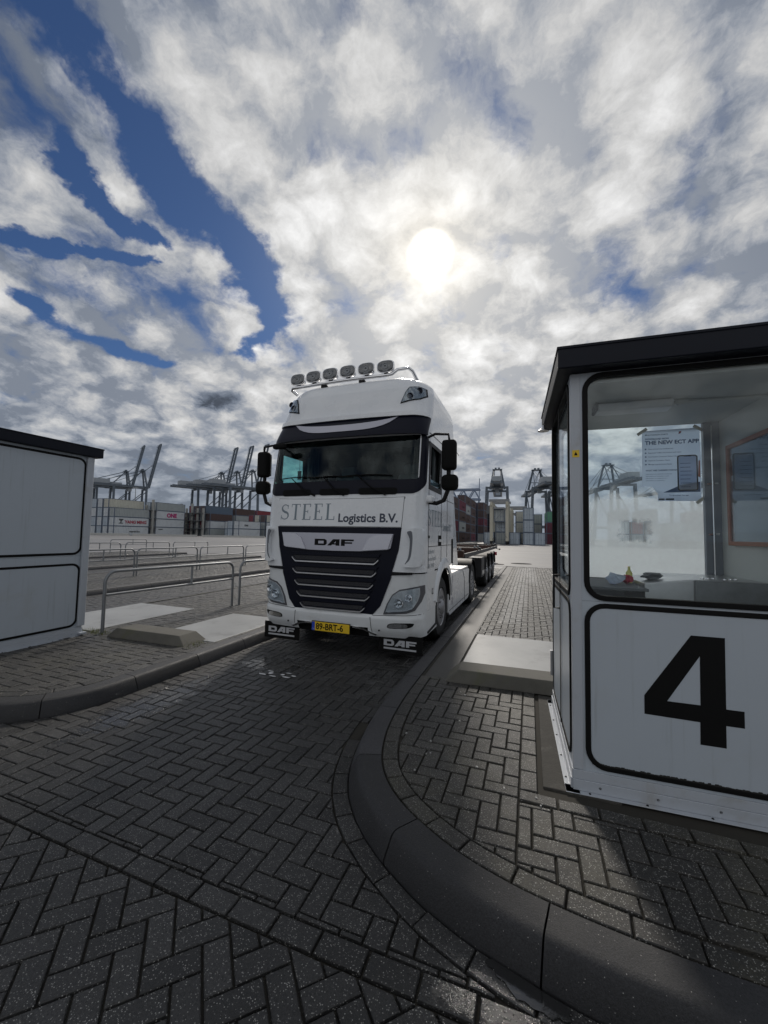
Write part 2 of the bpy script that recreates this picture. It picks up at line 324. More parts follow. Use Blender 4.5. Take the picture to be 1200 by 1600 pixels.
# ------------------------------------------------------------------ mesh builder
class MB:
    def __init__(s): s.v = []; s.f = []; s.t = []
    def add(s, vs, fs, tone=1.):
        o = len(s.v); s.v += [tuple(v) for v in vs]; s.f += [tuple(i+o for i in f) for f in fs]; s.t += [tone]*len(fs); return s
    def box(s, c, d, rz=0., rx=0., ry=0., tone=1.):
        M = Matrix.Rotation(rz, 3, 'Z') @ Matrix.Rotation(ry, 3, 'Y') @ Matrix.Rotation(rx, 3, 'X')
        vs = [Vector(c) + M @ Vector((x*d[0]/2, y*d[1]/2, z*d[2]/2)) for x in (-1, 1) for y in (-1, 1) for z in (-1, 1)]
        return s.add(vs, [(0, 1, 3, 2), (4, 6, 7, 5), (0, 4, 5, 1), (2, 3, 7, 6), (0, 2, 6, 4), (1, 5, 7, 3)], tone)
    def b(s, x0, x1, y0, y1, z0, z1): return s.box(((x0+x1)/2, (y0+y1)/2, (z0+z1)/2), (abs(x1-x0), abs(y1-y0), abs(z1-z0)))
    def bar(s, p, q, w_, h_=None, up=(0, 0, 1)):
        p, q = Vector(p), Vector(q); h_ = h_ or w_; d = (q-p)
        if d.length < 1e-6: return s
        d.normalize(); u = Vector(up)
        if abs(d.dot(u)) > .98: u = Vector((1, 0, 0))
        a = d.cross(u).normalized(); c = a.cross(d).normalized()
        vs = [e + a*(i*w_/2) + c*(j*h_/2) for e in (p, q) for i in (-1, 1) for j in (-1, 1)]
        return s.add(vs, [(0, 1, 3, 2), (4, 6, 7, 5), (0, 4, 5, 1), (2, 3, 7, 6), (0, 2, 6, 4), (1, 5, 7, 3)])
    def tube(s, pts, r, n=10, caps=True):
        pts = [Vector(p) for p in pts]; rings = []; prev = None
        for i, p in enumerate(pts):
            d = (pts[min(i+1, len(pts)-1)]-pts[max(i-1, 0)]).normalized()
            if prev is None:
                u = Vector((0, 0, 1)) if abs(d.z) < .9 else Vector((1, 0, 0)); a = d.cross(u).normalized()
            else: a = (prev - d*prev.dot(d)).normalized()
            prev = a; b_ = d.cross(a)
            rr = r[i] if isinstance(r, (list, tuple)) else r
            rings.append([p + a*rr*math.cos(2*math.pi*k/n) + b_*rr*math.sin(2*math.pi*k/n) for k in range(n)])
        vs = [v for g in rings for v in g]; fs = []
        for i in range(len(rings)-1):
            for k in range(n): fs.append((i*n+k, i*n+(k+1) % n, (i+1)*n+(k+1) % n, (i+1)*n+k))
        if caps: fs += [tuple(range(n))[::-1], tuple(range((len(rings)-1)*n, len(rings)*n))]
        return s.add(vs, fs)
    def lathe(s, prof, c, axis='X', n=32, sx=1., sz=1., pw=1.):
        """prof = [(offset along axis, radius)]"""
        vs = []; fs = []
        for a_, r_ in prof:
            for k in range(n):
                t = 2*math.pi*k/n; u, v = r_*math.copysign(abs(math.cos(t))**pw, math.cos(t))*sx, r_*math.copysign(abs(math.sin(t))**pw, math.sin(t))*sz
                p = {'X': (a_, u, v), 'Y': (u, a_, v), 'Z': (u, v, a_)}[axis]
                vs.append((c[0]+p[0], c[1]+p[1], c[2]+p[2]))
        for i in range(len(prof)-1):
            for k in range(n): fs.append((i*n+k, i*n+(k+1) % n, (i+1)*n+(k+1) % n, (i+1)*n+k))
        fs += [tuple(range(n))[::-1], tuple(range((len(prof)-1)*n, len(prof)*n))]
        return s.add(vs, fs)
    def prism(s, poly, fn, d0, d1):
        """poly of (a,b); fn(a,b,d)->point; extruded between d0 and d1"""
        n = len(poly)
        vs = [fn(a, b, d0) for a, b in poly] + [fn(a, b, d1) for a, b in poly]
        fs = [tuple(range(n)), tuple(range(n, 2*n))[::-1]] + [(i, (i+1) % n, n+(i+1) % n, n+i) for i in range(n)]
        return s.add(vs, fs)
    def build(s, name, m, parent=None, smooth=False, bevel=0., loc=None, tone=False, fixn=True):
        me = bpy.data.meshes.new(name); me.from_pydata(s.v, [], s.f); me.update()
        if tone:
            at = me.attributes.new('tone', 'FLOAT', 'FACE'); at.data.foreach_set('value', s.t)
        if fixn:
            bm = bmesh.new(); bm.from_mesh(me); bmesh.ops.recalc_face_normals(bm, faces=bm.faces); bm.to_mesh(me); bm.free()
        if smooth:
            for p in me.polygons: p.use_smooth = True
        me.materials.append(m)
        o = bpy.data.objects.new(name, me); C.objects.link(o)
        if parent: o.parent = parent
        if loc: o.location = loc
        if bevel:
            md = o.modifiers.new('bevel', 'BEVEL'); md.width = bevel; md.segments = 2; md.limit_method = 'ANGLE'; md.angle_limit = R(40)
            md.harden_normals = False
            for p in me.polygons: p.use_smooth = True
            e = o.modifiers.new('ws', 'WEIGHTED_NORMAL')
        elif smooth:
            try: me.set_sharp_from_angle(angle=R(38))
            except Exception: pass
        return o

def tag(o, label=None, cat=None, group=None, kind=None):
    if label: o['label'] = label
    if cat: o['category'] = cat
    if group: o['group'] = group
    if kind: o['kind'] = kind
    return o
def empty(name, loc=(0, 0, 0), rz=0.):
    o = bpy.data.objects.new(name, None); C.objects.link(o); o.location = loc; o.rotation_euler = (0, 0, rz); o.empty_display_size = .2
    return o
def kids(o): return list(o.children)
def copy_tree(o, parent=None):
    c = o.copy(); C.objects.link(c); c.parent = parent
    for ch in kids(o): copy_tree(ch, c)
    return c
def rpoly(x0, x1, z0, z1, r, n=5):
    out = []
    for cx, cz, a0 in ((x1-r, z1-r, 0), (x0+r, z1-r, 90), (x0+r, z0+r, 180), (x1-r, z0+r, 270)):
        for k in range(n+1):
            a = R(a0+90*k/n); out.append((cx+r*math.cos(a), cz+r*math.sin(a)))
    return out
def rring(s, x0, x1, z0, z1, r, wd, fn, d0, d1, n=6):
    """rounded rectangular ring (frame, gasket) of bar width wd"""
    o_ = rpoly(x0, x1, z0, z1, r, n); i_ = rpoly(x0+wd, x1-wd, z0+wd, z1-wd, max(r-wd, .005), n); N = len(o_)
    vs = [fn(a, b, d) for d in (d0, d1) for ring in (o_, i_) for a, b in ring]
    fs = []
    for k in range(N):
        j = (k+1) % N
        fs += [(k, j, N+j, N+k), (2*N+k, 3*N+k, 3*N+j, 2*N+j), (k, 2*N+k, 2*N+j, j), (N+k, N+j, 3*N+j, 3*N+k)]
    return s.add(vs, fs)
_tc = {}
def text_polys(body, size=1., bold=0., xs=1., align='LEFT'):
    """flat text triangulated: returns verts (x,y) and faces"""
    key = (body, size, bold, xs, align)
    if key in _tc: return _tc[key]
    cu = bpy.data.curves.new('txt', 'FONT'); cu.body = body; cu.size = size; cu.offset = bold; cu.align_x = align; cu.resolution_u = 3; cu.fill_mode = 'FRONT'
    ob = bpy.data.objects.new('txt', cu); C.objects.link(ob)
    dg = bpy.context.evaluated_depsgraph_get(); me = ob.evaluated_get(dg).to_mesh()
    vs = [(v.co.x*xs, v.co.y) for v in me.vertices]; fs = [tuple(p.vertices) for p in me.polygons]
    ob.evaluated_get(dg).to_mesh_clear(); bpy.data.objects.remove(ob); bpy.data.curves.remove(cu)
    _tc[key] = (vs, fs); return vs, fs
def text(s, body, fn, size, bold=0., xs=1., align='LEFT', ox=0., oz=0.):
    vs, fs = text_polys(body, size, bold, xs, align)
    return s.add([fn(x+ox, z+oz) for x, z in vs], fs)
def stroke(s, pts, wds, fn):
    """ribbon along 2-D points with given widths"""
    n = len(pts); L = []
    for i, (x, y) in enumerate(pts):
        a = pts[max(i-1, 0)]; b_ = pts[min(i+1, n-1)]; dx_, dy_ = b_[0]-a[0], b_[1]-a[1]; l = math.hypot(dx_, dy_) or 1
        wd = wds[i] if isinstance(wds, (list, tuple)) else wds
        L.append((x-dy_/l*wd/2, y+dx_/l*wd/2)); L.append((x+dy_/l*wd/2, y-dx_/l*wd/2))
    return s.add([fn(*p) for p in L], [(2*i, 2*i+1, 2*i+3, 2*i+2) for i in range(n-1)])

# ------------------------------------------------------------------ ground
def yard_mat():
    mt = bpy.data.materials.new('yard_concrete'); mt.use_nodes = True; t = NT(mt.node_tree); b = t.n['Principled BSDF']
    oc = t.node('ShaderNodeTexCoord').outputs['Object']
    mp_ = t.node('ShaderNodeMapping'); t.l.new(oc, mp_.inputs[0]); mp_.inputs['Scale'].default_value = (.12, 1, 1)
    st = t.noise(mp_.outputs[0], .35, 7, .65); pt = t.noise(oc, .08, 5, .6); fi = t.noise(oc, 9, 6, .7)
    k = t.m('ADD', -.15, t.m('ADD', t.m('MULTIPLY', st, 1.5), t.m('MULTIPLY', pt, .9)))
    k = t.m('MULTIPLY', k, t.m('ADD', .8, t.m('MULTIPLY', fi, .4)))
    t.put(b.inputs['Base Color'], t.vm('SCALE', (.195, .187, .18), scale=k))
    t.put(b.inputs['Roughness'], t.m('ADD', .05, t.m('MULTIPLY', st, .85)))
    bn = t.node('ShaderNodeBump'); bn.inputs['Strength'].default_value = .3; bn.inputs['Distance'].default_value = .01
    t.put(bn.inputs['Height'], fi); t.l.new(bn.outputs[0], b.inputs['Normal'])
    return mt
g = MB(); g.add([(-3000, -3000, -.03), (3000, -3000, -.03), (3000, 3000, -.03), (-3000, 3000, -.03)], [(0, 1, 2, 3)])
tag(g.build('ground', yard_mat()), kind='structure')

PERIOD, LX0, LX1, YEND = 6.5, -3.79, -1.33, 22.
def smooth_loop(pts, step=.06, closed=True):
    """Catmull-Rom through pts, resampled evenly"""
    out = []; n = len(pts); rng = range(n) if closed else range(n-1)
    for i in rng:
        if closed: p0, p1, p2, p3 = pts[i-1], pts[i], pts[(i+1) % n], pts[(i+2) % n]
        else: p0, p1, p2, p3 = pts[max(i-1, 0)], pts[i], pts[i+1], pts[min(i+2, n-1)]
        L = math.hypot(p2[0]-p1[0], p2[1]-p1[1]); m_ = max(1, int(L/step)) if L < 2 else max(2, int(L/.5))
        for k in range(m_):
            t = k/m_
            if L >= 2: out.append((p1[0]+(p2[0]-p1[0])*t, p1[1]+(p2[1]-p1[1])*t)); continue
            if k == 0:
                for which in (0, 1):
                    q0, q1 = (p0, p1) if which == 0 else (p3, p2); dd_ = math.hypot(q0[0]-q1[0], q0[1]-q1[1])
                    if dd_ > 1.3*L:
                        q0 = (q1[0]+(q0[0]-q1[0])*L/dd_, q1[1]+(q0[1]-q1[1])*L/dd_)
                        if which == 0: p0 = q0
                        else: p3 = q0
            f = lambda a, b_, c, d: .5*(2*b_+(c-a)*t+(2*a-5*b_+4*c-d)*t*t+(3*b_-a-3*c+d)*t**3)
            out.append((f(p0[0], p1[0], p2[0], p3[0]), f(p0[1], p1[1], p2[1], p3[1])))
    if not closed: out.append(pts[-1])
    return out
def normals(pts, closed=True):
    n = len(pts); out = []
    for i in range(n):
        a = pts[i-1] if (closed or i) else pts[i]; b_ = pts[(i+1) % n] if (closed or i < n-1) else pts[i]
        dx_, dy_ = b_[0]-a[0], b_[1]-a[1]; l = math.hypot(dx_, dy_) or 1
        out.append((-dy_/l, dx_/l))          # left of travel
    return out
def off(pts, d, closed=True):
    return [(p[0]+n[0]*d, p[1]+n[1]*d) for p, n in zip(pts, normals(pts, closed))]
def inside(p, poly):
    x, y = p; c = False; j = len(poly)-1
    for i in range(len(poly)):
        xi, yi = poly[i]; xj, yj = poly[j]
        if (yi > y) != (yj > y) and x < (xj-xi)*(y-yi)/(yj-yi)+xi: c = not c
        j = i
    return c
def clip_half(poly, q, n):
    """keep the side of the line through q with (p-q).n >= 0"""
    out = []; d = [(p[0]-q[0])*n[0]+(p[1]-q[1])*n[1] for p in poly]
    for i in range(len(poly)):
        a, b_ = poly[i], poly[(i+1) % len(poly)]; da, db = d[i], d[(i+1) % len(poly)]
        if da >= 0: out.append(a)
        if (da >= 0) != (db >= 0):
            t = da/(da-db); out.append((a[0]+(b_[0]-a[0])*t, a[1]+(b_[1]-a[1])*t))
    return out
def area(poly): return .5*sum(poly[i-1][0]*poly[i][1]-poly[i][0]*poly[i-1][1] for i in range(len(poly)))
def brick(s, poly, z, ch=.006, dep=.016, gap_=.0032, jit=True):
    if area(poly) < 0: poly = poly[::-1]
    # drop near-duplicate corners
    pp = [poly[i] for i in range(len(poly)) if math.hypot(poly[i][0]-poly[i-1][0], poly[i][1]-poly[i-1][1]) > .004]
    if len(pp) < 3 or area(pp) < .0007: return
    n = len(pp)
    def inset(d):
        o_ = []
        for i in range(n):
            a, b_, c = pp[i-1], pp[i], pp[(i+1) % n]
            e1 = Vector((b_[0]-a[0], b_[1]-a[1])).normalized(); e2 = Vector((c[0]-b_[0], c[1]-b_[1])).normalized()
            n1, n2_ = Vector((-e1.y, e1.x)), Vector((-e2.y, e2.x)); m_ = n1+n2_
            k = d/max(.35, (m_.dot(n1))) if m_.length > .1 else d
            o_.append((b_[0]+m_.x*k, b_[1]+m_.y*k))
        return o_
    cx = sum(p[0] for p in pp)/n; cy = sum(p[1] for p in pp)/n
    tx, ty = (random.gauss(0, .010), random.gauss(0, .010)) if jit else (0, 0); dzz = random.gauss(0, .0011) if jit else 0
    o0, o1, o2 = inset(gap_), inset(gap_+ch*.35), inset(gap_+ch)
    if area(o2) < .0005: return
    zz = lambda p, d: z+dzz+(p[0]-cx)*tx+(p[1]-cy)*ty-d
    vs = [(p[0], p[1], zz(p, dep)) for p in o0]+[(p[0], p[1], zz(p, ch*.55)) for p in o1]+[(p[0], p[1], zz(p, 0)) for p in o2]
    fs = [tuple(range(2*n, 3*n))]
    for k in (0, 1): fs += [(k*n+i, k*n+(i+1) % n, (k+1)*n+(i+1) % n, (k+1)*n+i) for i in range(n)]
    s.add(vs, fs, max(.6, random.gauss(1, .19)) * (.62 if random.random() < .04 else 1))
BW = .105
def herring(s, x0, x1, y0, y1, z, keep, ang=0., org=(0, 0), ox=0, wd=BW):
    ca, sa = math.cos(ang), math.sin(ang)
    rad = max(x1-x0, y1-y0)*(.75 if ang else .5)+.3; cx, cy = (x0+x1)/2, (y0+y1)/2
    # work in rotated grid coordinates around the centre
    if ang: i0, i1, j0, j1 = int(-rad*1.1/wd), int(rad*1.1/wd), int(-rad*1.1/wd), int(rad*1.1/wd)
    else: i0, i1, j0, j1 = int(-(x1-x0)/2/wd)-2, int((x1-x0)/2/wd)+2, int(-(y1-y0)/2/wd)-2, int((y1-y0)/2/wd)+2
    for i in range(i0, i1):
        for j in range(j0, j1):
            k = (i-j) % 4
            if k == 0: r_ = (i, j, i+2, j+1)
            elif k == 3: r_ = (i, j, i+1, j+2)
            else: continue
            pts = [(r_[0], r_[1]), (r_[2], r_[1]), (r_[2], r_[3]), (r_[0], r_[3])]
            P_ = [(cx+(a*ca-b_*sa)*wd, cy+(a*sa+b_*ca)*wd) for a, b_ in pts]
            mx, my = sum(p[0] for p in P_)/4, sum(p[1] for p in P_)/4
            if not (x0-.12 < mx < x1+.12 and y0-.12 < my < y1+.12): continue
            P_ = clip_half(P_, (x0, 0), (1, 0)); P_ = clip_half(P_, (x1, 0), (-1, 0)) if P_ else P_
            P_ = clip_half(P_, (0, y0), (0, 1)) if P_ else P_; P_ = clip_half(P_, (0, y1), (0, -1)) if P_ else P_
            if len(P_) < 3: continue
            P_ = keep(P_)
            if P_ and len(P_) >= 3: brick(s, P_, z)
def clipper(curve, side):
    """clip bricks against a dense curve; side=+1 keeps the left of travel"""
    nn = normals(curve, True)
    def keep(P_):
        mx, my = sum(p[0] for p in P_)/len(P_), sum(p[1] for p in P_)/len(P_)
        bd = 1e9; bi = 0
        for i, q in enumerate(curve):
            d = (q[0]-mx)**2+(q[1]-my)**2
            if d < bd: bd, bi = d, i
        q, n_ = curve[bi], nn[bi]; n_ = (n_[0]*side, n_[1]*side)
        sd = (mx-q[0])*n_[0]+(my-q[1])*n_[1]
        if bd > .35 or abs(sd) > .16: return P_ if sd > 0 else None
        return clip_half(P_, q, n_)
    return keep
def ring_bricks(s, curve, wd, z, L=.21, rng=None, jitter=True):
    """a course of stretchers following a curve, laid on its left"""
    n = len(curve); acc = 0; st = 0; nn = normals(curve, True)
    i = 0
    while i < n:
        j = i; d = 0
        while d < L and j < n:
            a, b_ = curve[j % n], curve[(j+1) % n]; d += math.hypot(a[0]-b_[0], a[1]-b_[1]); j += 1
        idx = [i % n, ((i+j)//2) % n, j % n]
        ins = [(curve[k][0]+nn[k][0]*wd, curve[k][1]+nn[k][1]*wd) for k in idx]
        P_ = [curve[k] for k in idx]+ins[::-1]
        if rng is None or rng(P_[1]): brick(s, P_ if area(P_) > 0 else P_[::-1], z)
        i = j
def kerb_ring(s, base, zt=.135, wd=.215, stone=.78, rngc=None, tones=None):
    prof = [(0, -.03), (.0, .012), (.042, zt-.034), (.052, zt-.016), (.068, zt-.004), (.09, zt), (wd, zt), (wd+.004, -.02)]
    n = len(base); nn = normals(base, True); i = 0; q = 0
    while i < n:
        j = i; d = 0
        a, b_ = base[i], base[(i+1) % n]
        lim = stone if math.hypot(a[0]-b_[0], a[1]-b_[1]) < .3 else 1.0
        while d < lim and j < n:
            a, b_ = base[j % n], base[(j+1) % n]; d += math.hypot(a[0]-b_[0], a[1]-b_[1]); j += 1
        ks = list(range(i, j+1)); vs = []; m_ = len(prof)
        shift = random.gauss(0, .002)
        for t_, k in enumerate(ks):
            p, nr = base[k % n], nn[k % n]; a2 = base[(k+1) % n]; b2 = base[(k-1) % n]
            tg = Vector((a2[0]-b2[0], a2[1]-b2[1])).normalized(); g_ = .004 if t_ == 0 else (-.004 if t_ == len(ks)-1 else 0)
            for o_, z_ in prof:
                vs.append((p[0]+nr[0]*(o_+shift)+tg.x*g_, p[1]+nr[1]*(o_+shift)+tg.y*g_, z_+shift*.6))
        fs = [(a_*m_+b_, (a_+1)*m_+b_, (a_+1)*m_+b_+1, a_*m_+b_+1) for a_ in range(len(ks)-1) for b_ in range(m_-1)]
        fs += [tuple(range(m_)), tuple(range((len(ks)-1)*m_, len(ks)*m_))[::-1]]
        my = base[i][1]
        s.add(vs, fs, (1.1 if my > 3.1 else .5)*random.uniform(.88, 1.12)); i = j; q += 1

# right island: travel runs so that the island lies on the left of the path
pathR = [(-1.33, YEND), (-1.33, 5.0), (-1.33, 4.2), (-1.315, 3.5), (-1.25, 2.9), (-1.12, 2.46), (-.89, 2.13), (-.53, 1.86), (-.14, 1.70), (.35, 1.615), (1.0, 1.59), (1.8, 1.63), (2.35, 1.85), (2.66, 2.4), (2.72, 3.2), (2.72, 5.0), (2.72, YEND)]
baseR = smooth_loop(pathR)
pathL = [(-7.85, YEND), (-7.85, 5.0), (-7.85, 3.4), (-7.75, 2.7), (-7.35, 2.15), (-6.6, 1.88), (-5.7, 1.80), (-5.0, 1.86), (-4.5, 1.97), (-4.15, 2.14), (-3.93, 2.38), (-3.82, 2.68), (-3.79, 3.1), (-3.79, 4.0), (-3.79, 5.0), (-3.79, YEND)]
baseL = smooth_loop(pathL)
def island(base, nm, detail):
    kb = MB(); kerb_ring(kb, base); k = kb.build('kerb', M_kerb, smooth=True, tone=True); tag(k, kind='structure')
    inner = off(base, .21)
    sh = MB(); sh.add([(x, y, .117) for x, y in inner], [tuple(range(len(inner)))]); f = sh.build('island_bed', M_joint); tag(f, kind='structure')
    ps = MB(); ring = off(base, .221)
    inn = off(base, .333)
    detail(ps, ring, inn)
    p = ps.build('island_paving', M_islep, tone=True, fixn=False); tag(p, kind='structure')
    return [k, f, p]
def detR(ps, ring, inn):
    # gutter strip beyond 4.2 m is plain concrete, so the brick ring only runs round the nose
    ring_bricks(ps, ring, .108, .136, rng=lambda p: p[1] < 4.25 or p[0] > 0)
    cl = clipper(inn, 1)
    xa = -.062
    herring(ps, -1.1, xa, 1.8, 4.3, .134, cl, ox=0)
    y = 2.62
    ps_ = [(xa, xa+.108)]
    while y < 4.2:                                        # a stretcher course beside the booth
        brick(ps, [(xa, y), (xa+.108, y), (xa+.108, y+.21), (xa, y+.21)], .134); y += .212
    herring(ps, xa, 2.6, 1.8, 2.50, .134, cl)
    x = xa
    while x < 2.3:                                        # a course along the booth front
        brick(ps, [(x, 2.51), (x+.21, 2.51), (x+.21, 2.61), (x, 2.61)], .134); x += .212
    def keepfar(P_): return P_
    herring(ps, 1.78, 2.42, 2.62, 4.60, .134, keepfar); herring(ps, 1.21, 2.42, 4.60, 6.35, .134, keepfar); herring(ps, .80, 1.76, 4.22, 4.60, .134, keepfar)
    herring(ps, -.80, 2.42, 6.36, YEND-.3, .134, keepfar)
def detL(ps, ring, inn):
    ring_bricks(ps, ring, .108, .136)
    cl = clipper(inn, 1)
    herring(ps, -7.6, -4.0, 1.9, 4.35, .134, cl)
    herring(ps, -6.15, -5.18, 4.35, 6.0, .134, lambda P_: P_)
    herring(ps, -7.45, -4.16, 6.0, YEND-.3, .134, lambda P_: P_)
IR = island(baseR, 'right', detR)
IL = island(baseL, 'left', detL)
def slab(name, x0, x1, y0, y1, z0, z1, m=M_slab, lab=None):
    return tag(MB().b(x0, x1, y0, y1, z0, z1).build(name, m, bevel=.006), kind='structure')
slab('concrete_slab', -.76, 1.2, 4.62, 6.35, .05, .142)
slab('gutter_strip', -1.075, -.79, 4.25, YEND-.3, .05, .130, mat('gutter_concrete', (.040, .039, .036), .55, var=.3, vscale=4, bump=.4, bscale=120, dirt=(.06, .055, .05, .5)))
slab('foundation_strip', .075, .5, 2.70, 4.2, .05, .131, mat('dirty_foundation', (.045, .042, .036), .85, var=.5, vscale=14, bump=.9, bscale=60, dirt=(.12, .115, .10, .5), dscale=9))
SL = [slab('concrete_slab', -5.17, -4.06, 4.36, 6.0, .05, .142), slab('concrete_slab', -7.58, -6.16, 4.1, 6.05, .05, .142)]
# lane paving between the kerbs and the forecourt in front of the islands
def lane_keep(): 
    a = clipper(off(baseR, -.108), -1); b_ = clipper(off(baseL, -.004), -1)
    def k(P_):
        P_ = a(P_) if P_[0][1] < 3.6 else P_
        return b_(P_) if P_ and P_[0][1] < 3.6 else P_
    return k
lk = lane_keep()
lp = MB(); herring(lp, LX0+.005, LX1-.005, 3.3, YEND, 0, lambda P_: P_)
bed = MB(); bed.add([(LX0-.02, 2, -.014), (LX1+.02, 2, -.014), (LX1+.02, YEND, -.014), (LX0-.02, YEND, -.014)], [(0, 1, 2, 3)])
LB = tag(bed.build('lane_bed', M_joint), kind='structure')
LP = tag(lp.build('lane_paving', M_paver, tone=True, fixn=False), kind='structure')
fp = MB()
herring(fp, -9.5, 3.6, 1.565, 3.3, 0, lk)
x = -9.5
while x < 3.6:
    P_ = [(x, 1.458), (x+.21, 1.458), (x+.21, 1.562), (x, 1.562)]
    P_ = clip_half(P_, P_[0], (1, 0)); brick(fp, P_, .001); x += .212
herring(fp, -8.0, 3.6, -2.2, 1.452, 0, lambda P_: P_, ang=R(45))
ring_bricks(fp, off(baseR, -.108), .104, .002, rng=lambda p: p[1] < 2.95 and p[0] < 2.9)
tag(fp.build('forecourt_paving', M_paver, tone=True, fixn=False), kind='structure')
fb = MB(); fb.add([(-9.6, -2.4, -.018), (3.7, -2.4, -.018), (3.7, 3.4, -.018), (-9.6, 3.4, -.018)], [(0, 1, 2, 3)])
tag(fb.build('forecourt_bed', M_joint), kind='structure')
# further lanes and islands to the left repeat the same layout
for n_ in range(1, 4):
    for o in IL+SL+[LB, LP]:
        c = o.copy(); C.objects.link(c); c.location.x -= PERIOD*n_
# shallow puddle in the gutter at the foot of the near kerb
pu = MB(); pts_ = [(-.165, 1.69), (-.14, 1.705), (-.12, 1.698), (-.06, 1.685), (.0, 1.668), (.06, 1.652), (.12, 1.64), (.135, 1.625), (.125, 1.612), (.138, 1.600), (.115, 1.588), (.09, 1.592), (.07, 1.578), (.04, 1.590), (.01, 1.588), (-.02, 1.602), (-.045, 1.598), (-.07, 1.618), (-.09, 1.640), (-.12, 1.648), (-.13, 1.668), (-.155, 1.672)]
pu.add([(x, y-.012, .0062) for x, y in pts_], [tuple(range(len(pts_)))])
tag(pu.build('puddle', mat('standing_water', (.02, .02, .02), .06, var=.1, bump=.12, bscale=40, spec=.9)), kind='structure')
# worn white road marking in the lane
mk = MB()
for (x, y, a, b_) in ((-2.93, 3.93, .06, .02), (-2.86, 3.99, .04, .03), (-2.78, 3.92, .05, .015), (-2.70, 4.0, .03, .03), (-2.62, 3.95, .06, .018), (-2.56, 4.01, .03, .02), (-2.9, 4.05, .05, .014), (-2.66, 4.07, .05, .012)):
    q = [(x+a*math.cos(t)*random.uniform(.6, 1.2), y+b_*math.sin(t)*random.uniform(.6, 1.2)) for t in [k*math.pi/5 for k in range(10)]]
    mk.add([(u, v, .0045) for u, v in q], [tuple(range(10))])
tag(mk.build('worn_road_marking', mat('worn_white_paint', (.62, .62, .62), .6, var=.3, vscale=20)), kind='structure')
# concrete stop blocks on the islands
def stop_block(L, d, h, loc, label, rz=0.):
    s = MB(); e = .14
    prof = [(0, 0), (d, 0), (d-.07, h), (.05, h)]
    vs = [(0, y, z) for y, z in prof]+[(L, y, z) for y, z in prof]
    vs[2] = (e, prof[2][0], h); vs[3] = (e, prof[3][0], h); vs[6] = (L-e, prof[2][0], h); vs[7] = (L-e, prof[3][0], h)
    s.add(vs, [(0, 1, 2, 3), (7, 6, 5, 4), (0, 4, 5, 1), (1, 5, 6, 2), (2, 6, 7, 3), (3, 7, 4, 0)])
    o = s.build('concrete_block', M_block, bevel=.012, loc=loc); o.rotation_euler.z = rz
    tag(o, label, 'concrete block', 'low concrete blocks across the islands'); return o
stop_block(1.6, .42, .13, (-.84, 4.18, .128), 'mossy low concrete block beside the number 4 booth, right of the truck lane', R(2))
blkL = stop_block(1.42, .42, .13, (-5.66, 3.98, .128), 'grey low concrete block between the railing end and left kerb', R(1.5))
# grass tufts
gr = MB()
for k in range(240):
    if k % 3: x, y = random.uniform(-6.3, -5.75), random.uniform(3.98, 4.16)
    else: x, y = random.uniform(-4.34, -4.10), random.uniform(3.98, 4.3)
    h = random.uniform(.03, .085); a = random.uniform(0, 6.3); l = random.uniform(.01, .04)
    gr.add([(x-.003*math.sin(a), y+.003*math.cos(a), .125), (x+.003*math.sin(a), y-.003*math.cos(a), .125), (x+l*math.cos(a), y+l*math.sin(a), .125+h)], [(0, 1, 2)])
tag(gr.build('grass', M_grass, fixn=False), 'short yellow green grass tufts at the booth corner and block end', 'grass', kind='stuff')
# a few pale pebbles and scraps lying on the paving
rb = MB()
for k in range(26):
    x, y = random.uniform(-.9, .1), random.uniform(4.4, 14) if k % 2 else random.uniform(2.0, 4.0)
    if 4.55 < y < 6.4: z = .142
    else: z = .134
    rb.box((x, y, z+.004), (random.uniform(.006, .018), random.uniform(.006, .014), .008), rz=random.uniform(0, 3))
tag(rb.build('grit', M_slab), 'scattered pale grit and stones lying on the right island', 'grit', kind='stuff')

# ------------------------------------------------------------------ booths
def plate_hole(s, X0, X1, Z0, Z1, x0, x1, z0, z1, r, fn, d0, d1, n=6):
    i_ = rpoly(x0, x1, z0, z1, r, n); cs = [(X1, Z1), (X0, Z1), (X0, Z0), (X1, Z0)]
    o_ = [cs[k//(n+1)] for k in range(len(i_))]; N = len(i_)
    # widen each corner group so the quads do not collapse
    vs = [fn(a, b, d) for d in (d0, d1) for ring in (o_, i_) for a, b in ring]; fs = []
    for k in range(N):
        j = (k+1) % N; same = k//(n+1) == j//(n+1)
        for base_, flip in ((0, 0), (2*N, 1)):
            f = (base_+k, base_+N+j, base_+N+k) if same else (base_+k, base_+j, base_+N+j, base_+N+k)
            fs.append(f[::-1] if flip else f)
        fs.append((N+k, N+j, 3*N+j, 3*N+k))
        if not same: fs.append((k, 2*N+k, 2*N+j, j))
    return s.add(vs, fs)
BW_, BD_, BZ = 1.36, 1.31, .13
def wall_fn(side):
    """side -> function (s, z, outward distance) in booth coordinates (z as measured above the lane)"""
    return {'front': lambda a, z, d: (a, -d, z-BZ), 'left': lambda a, z, d: (-d, a, z-BZ),
            'back': lambda a, z, d: (a, BD_+d, z-BZ), 'right': lambda a, z, d: (BW_+d, a, z-BZ)}[side]
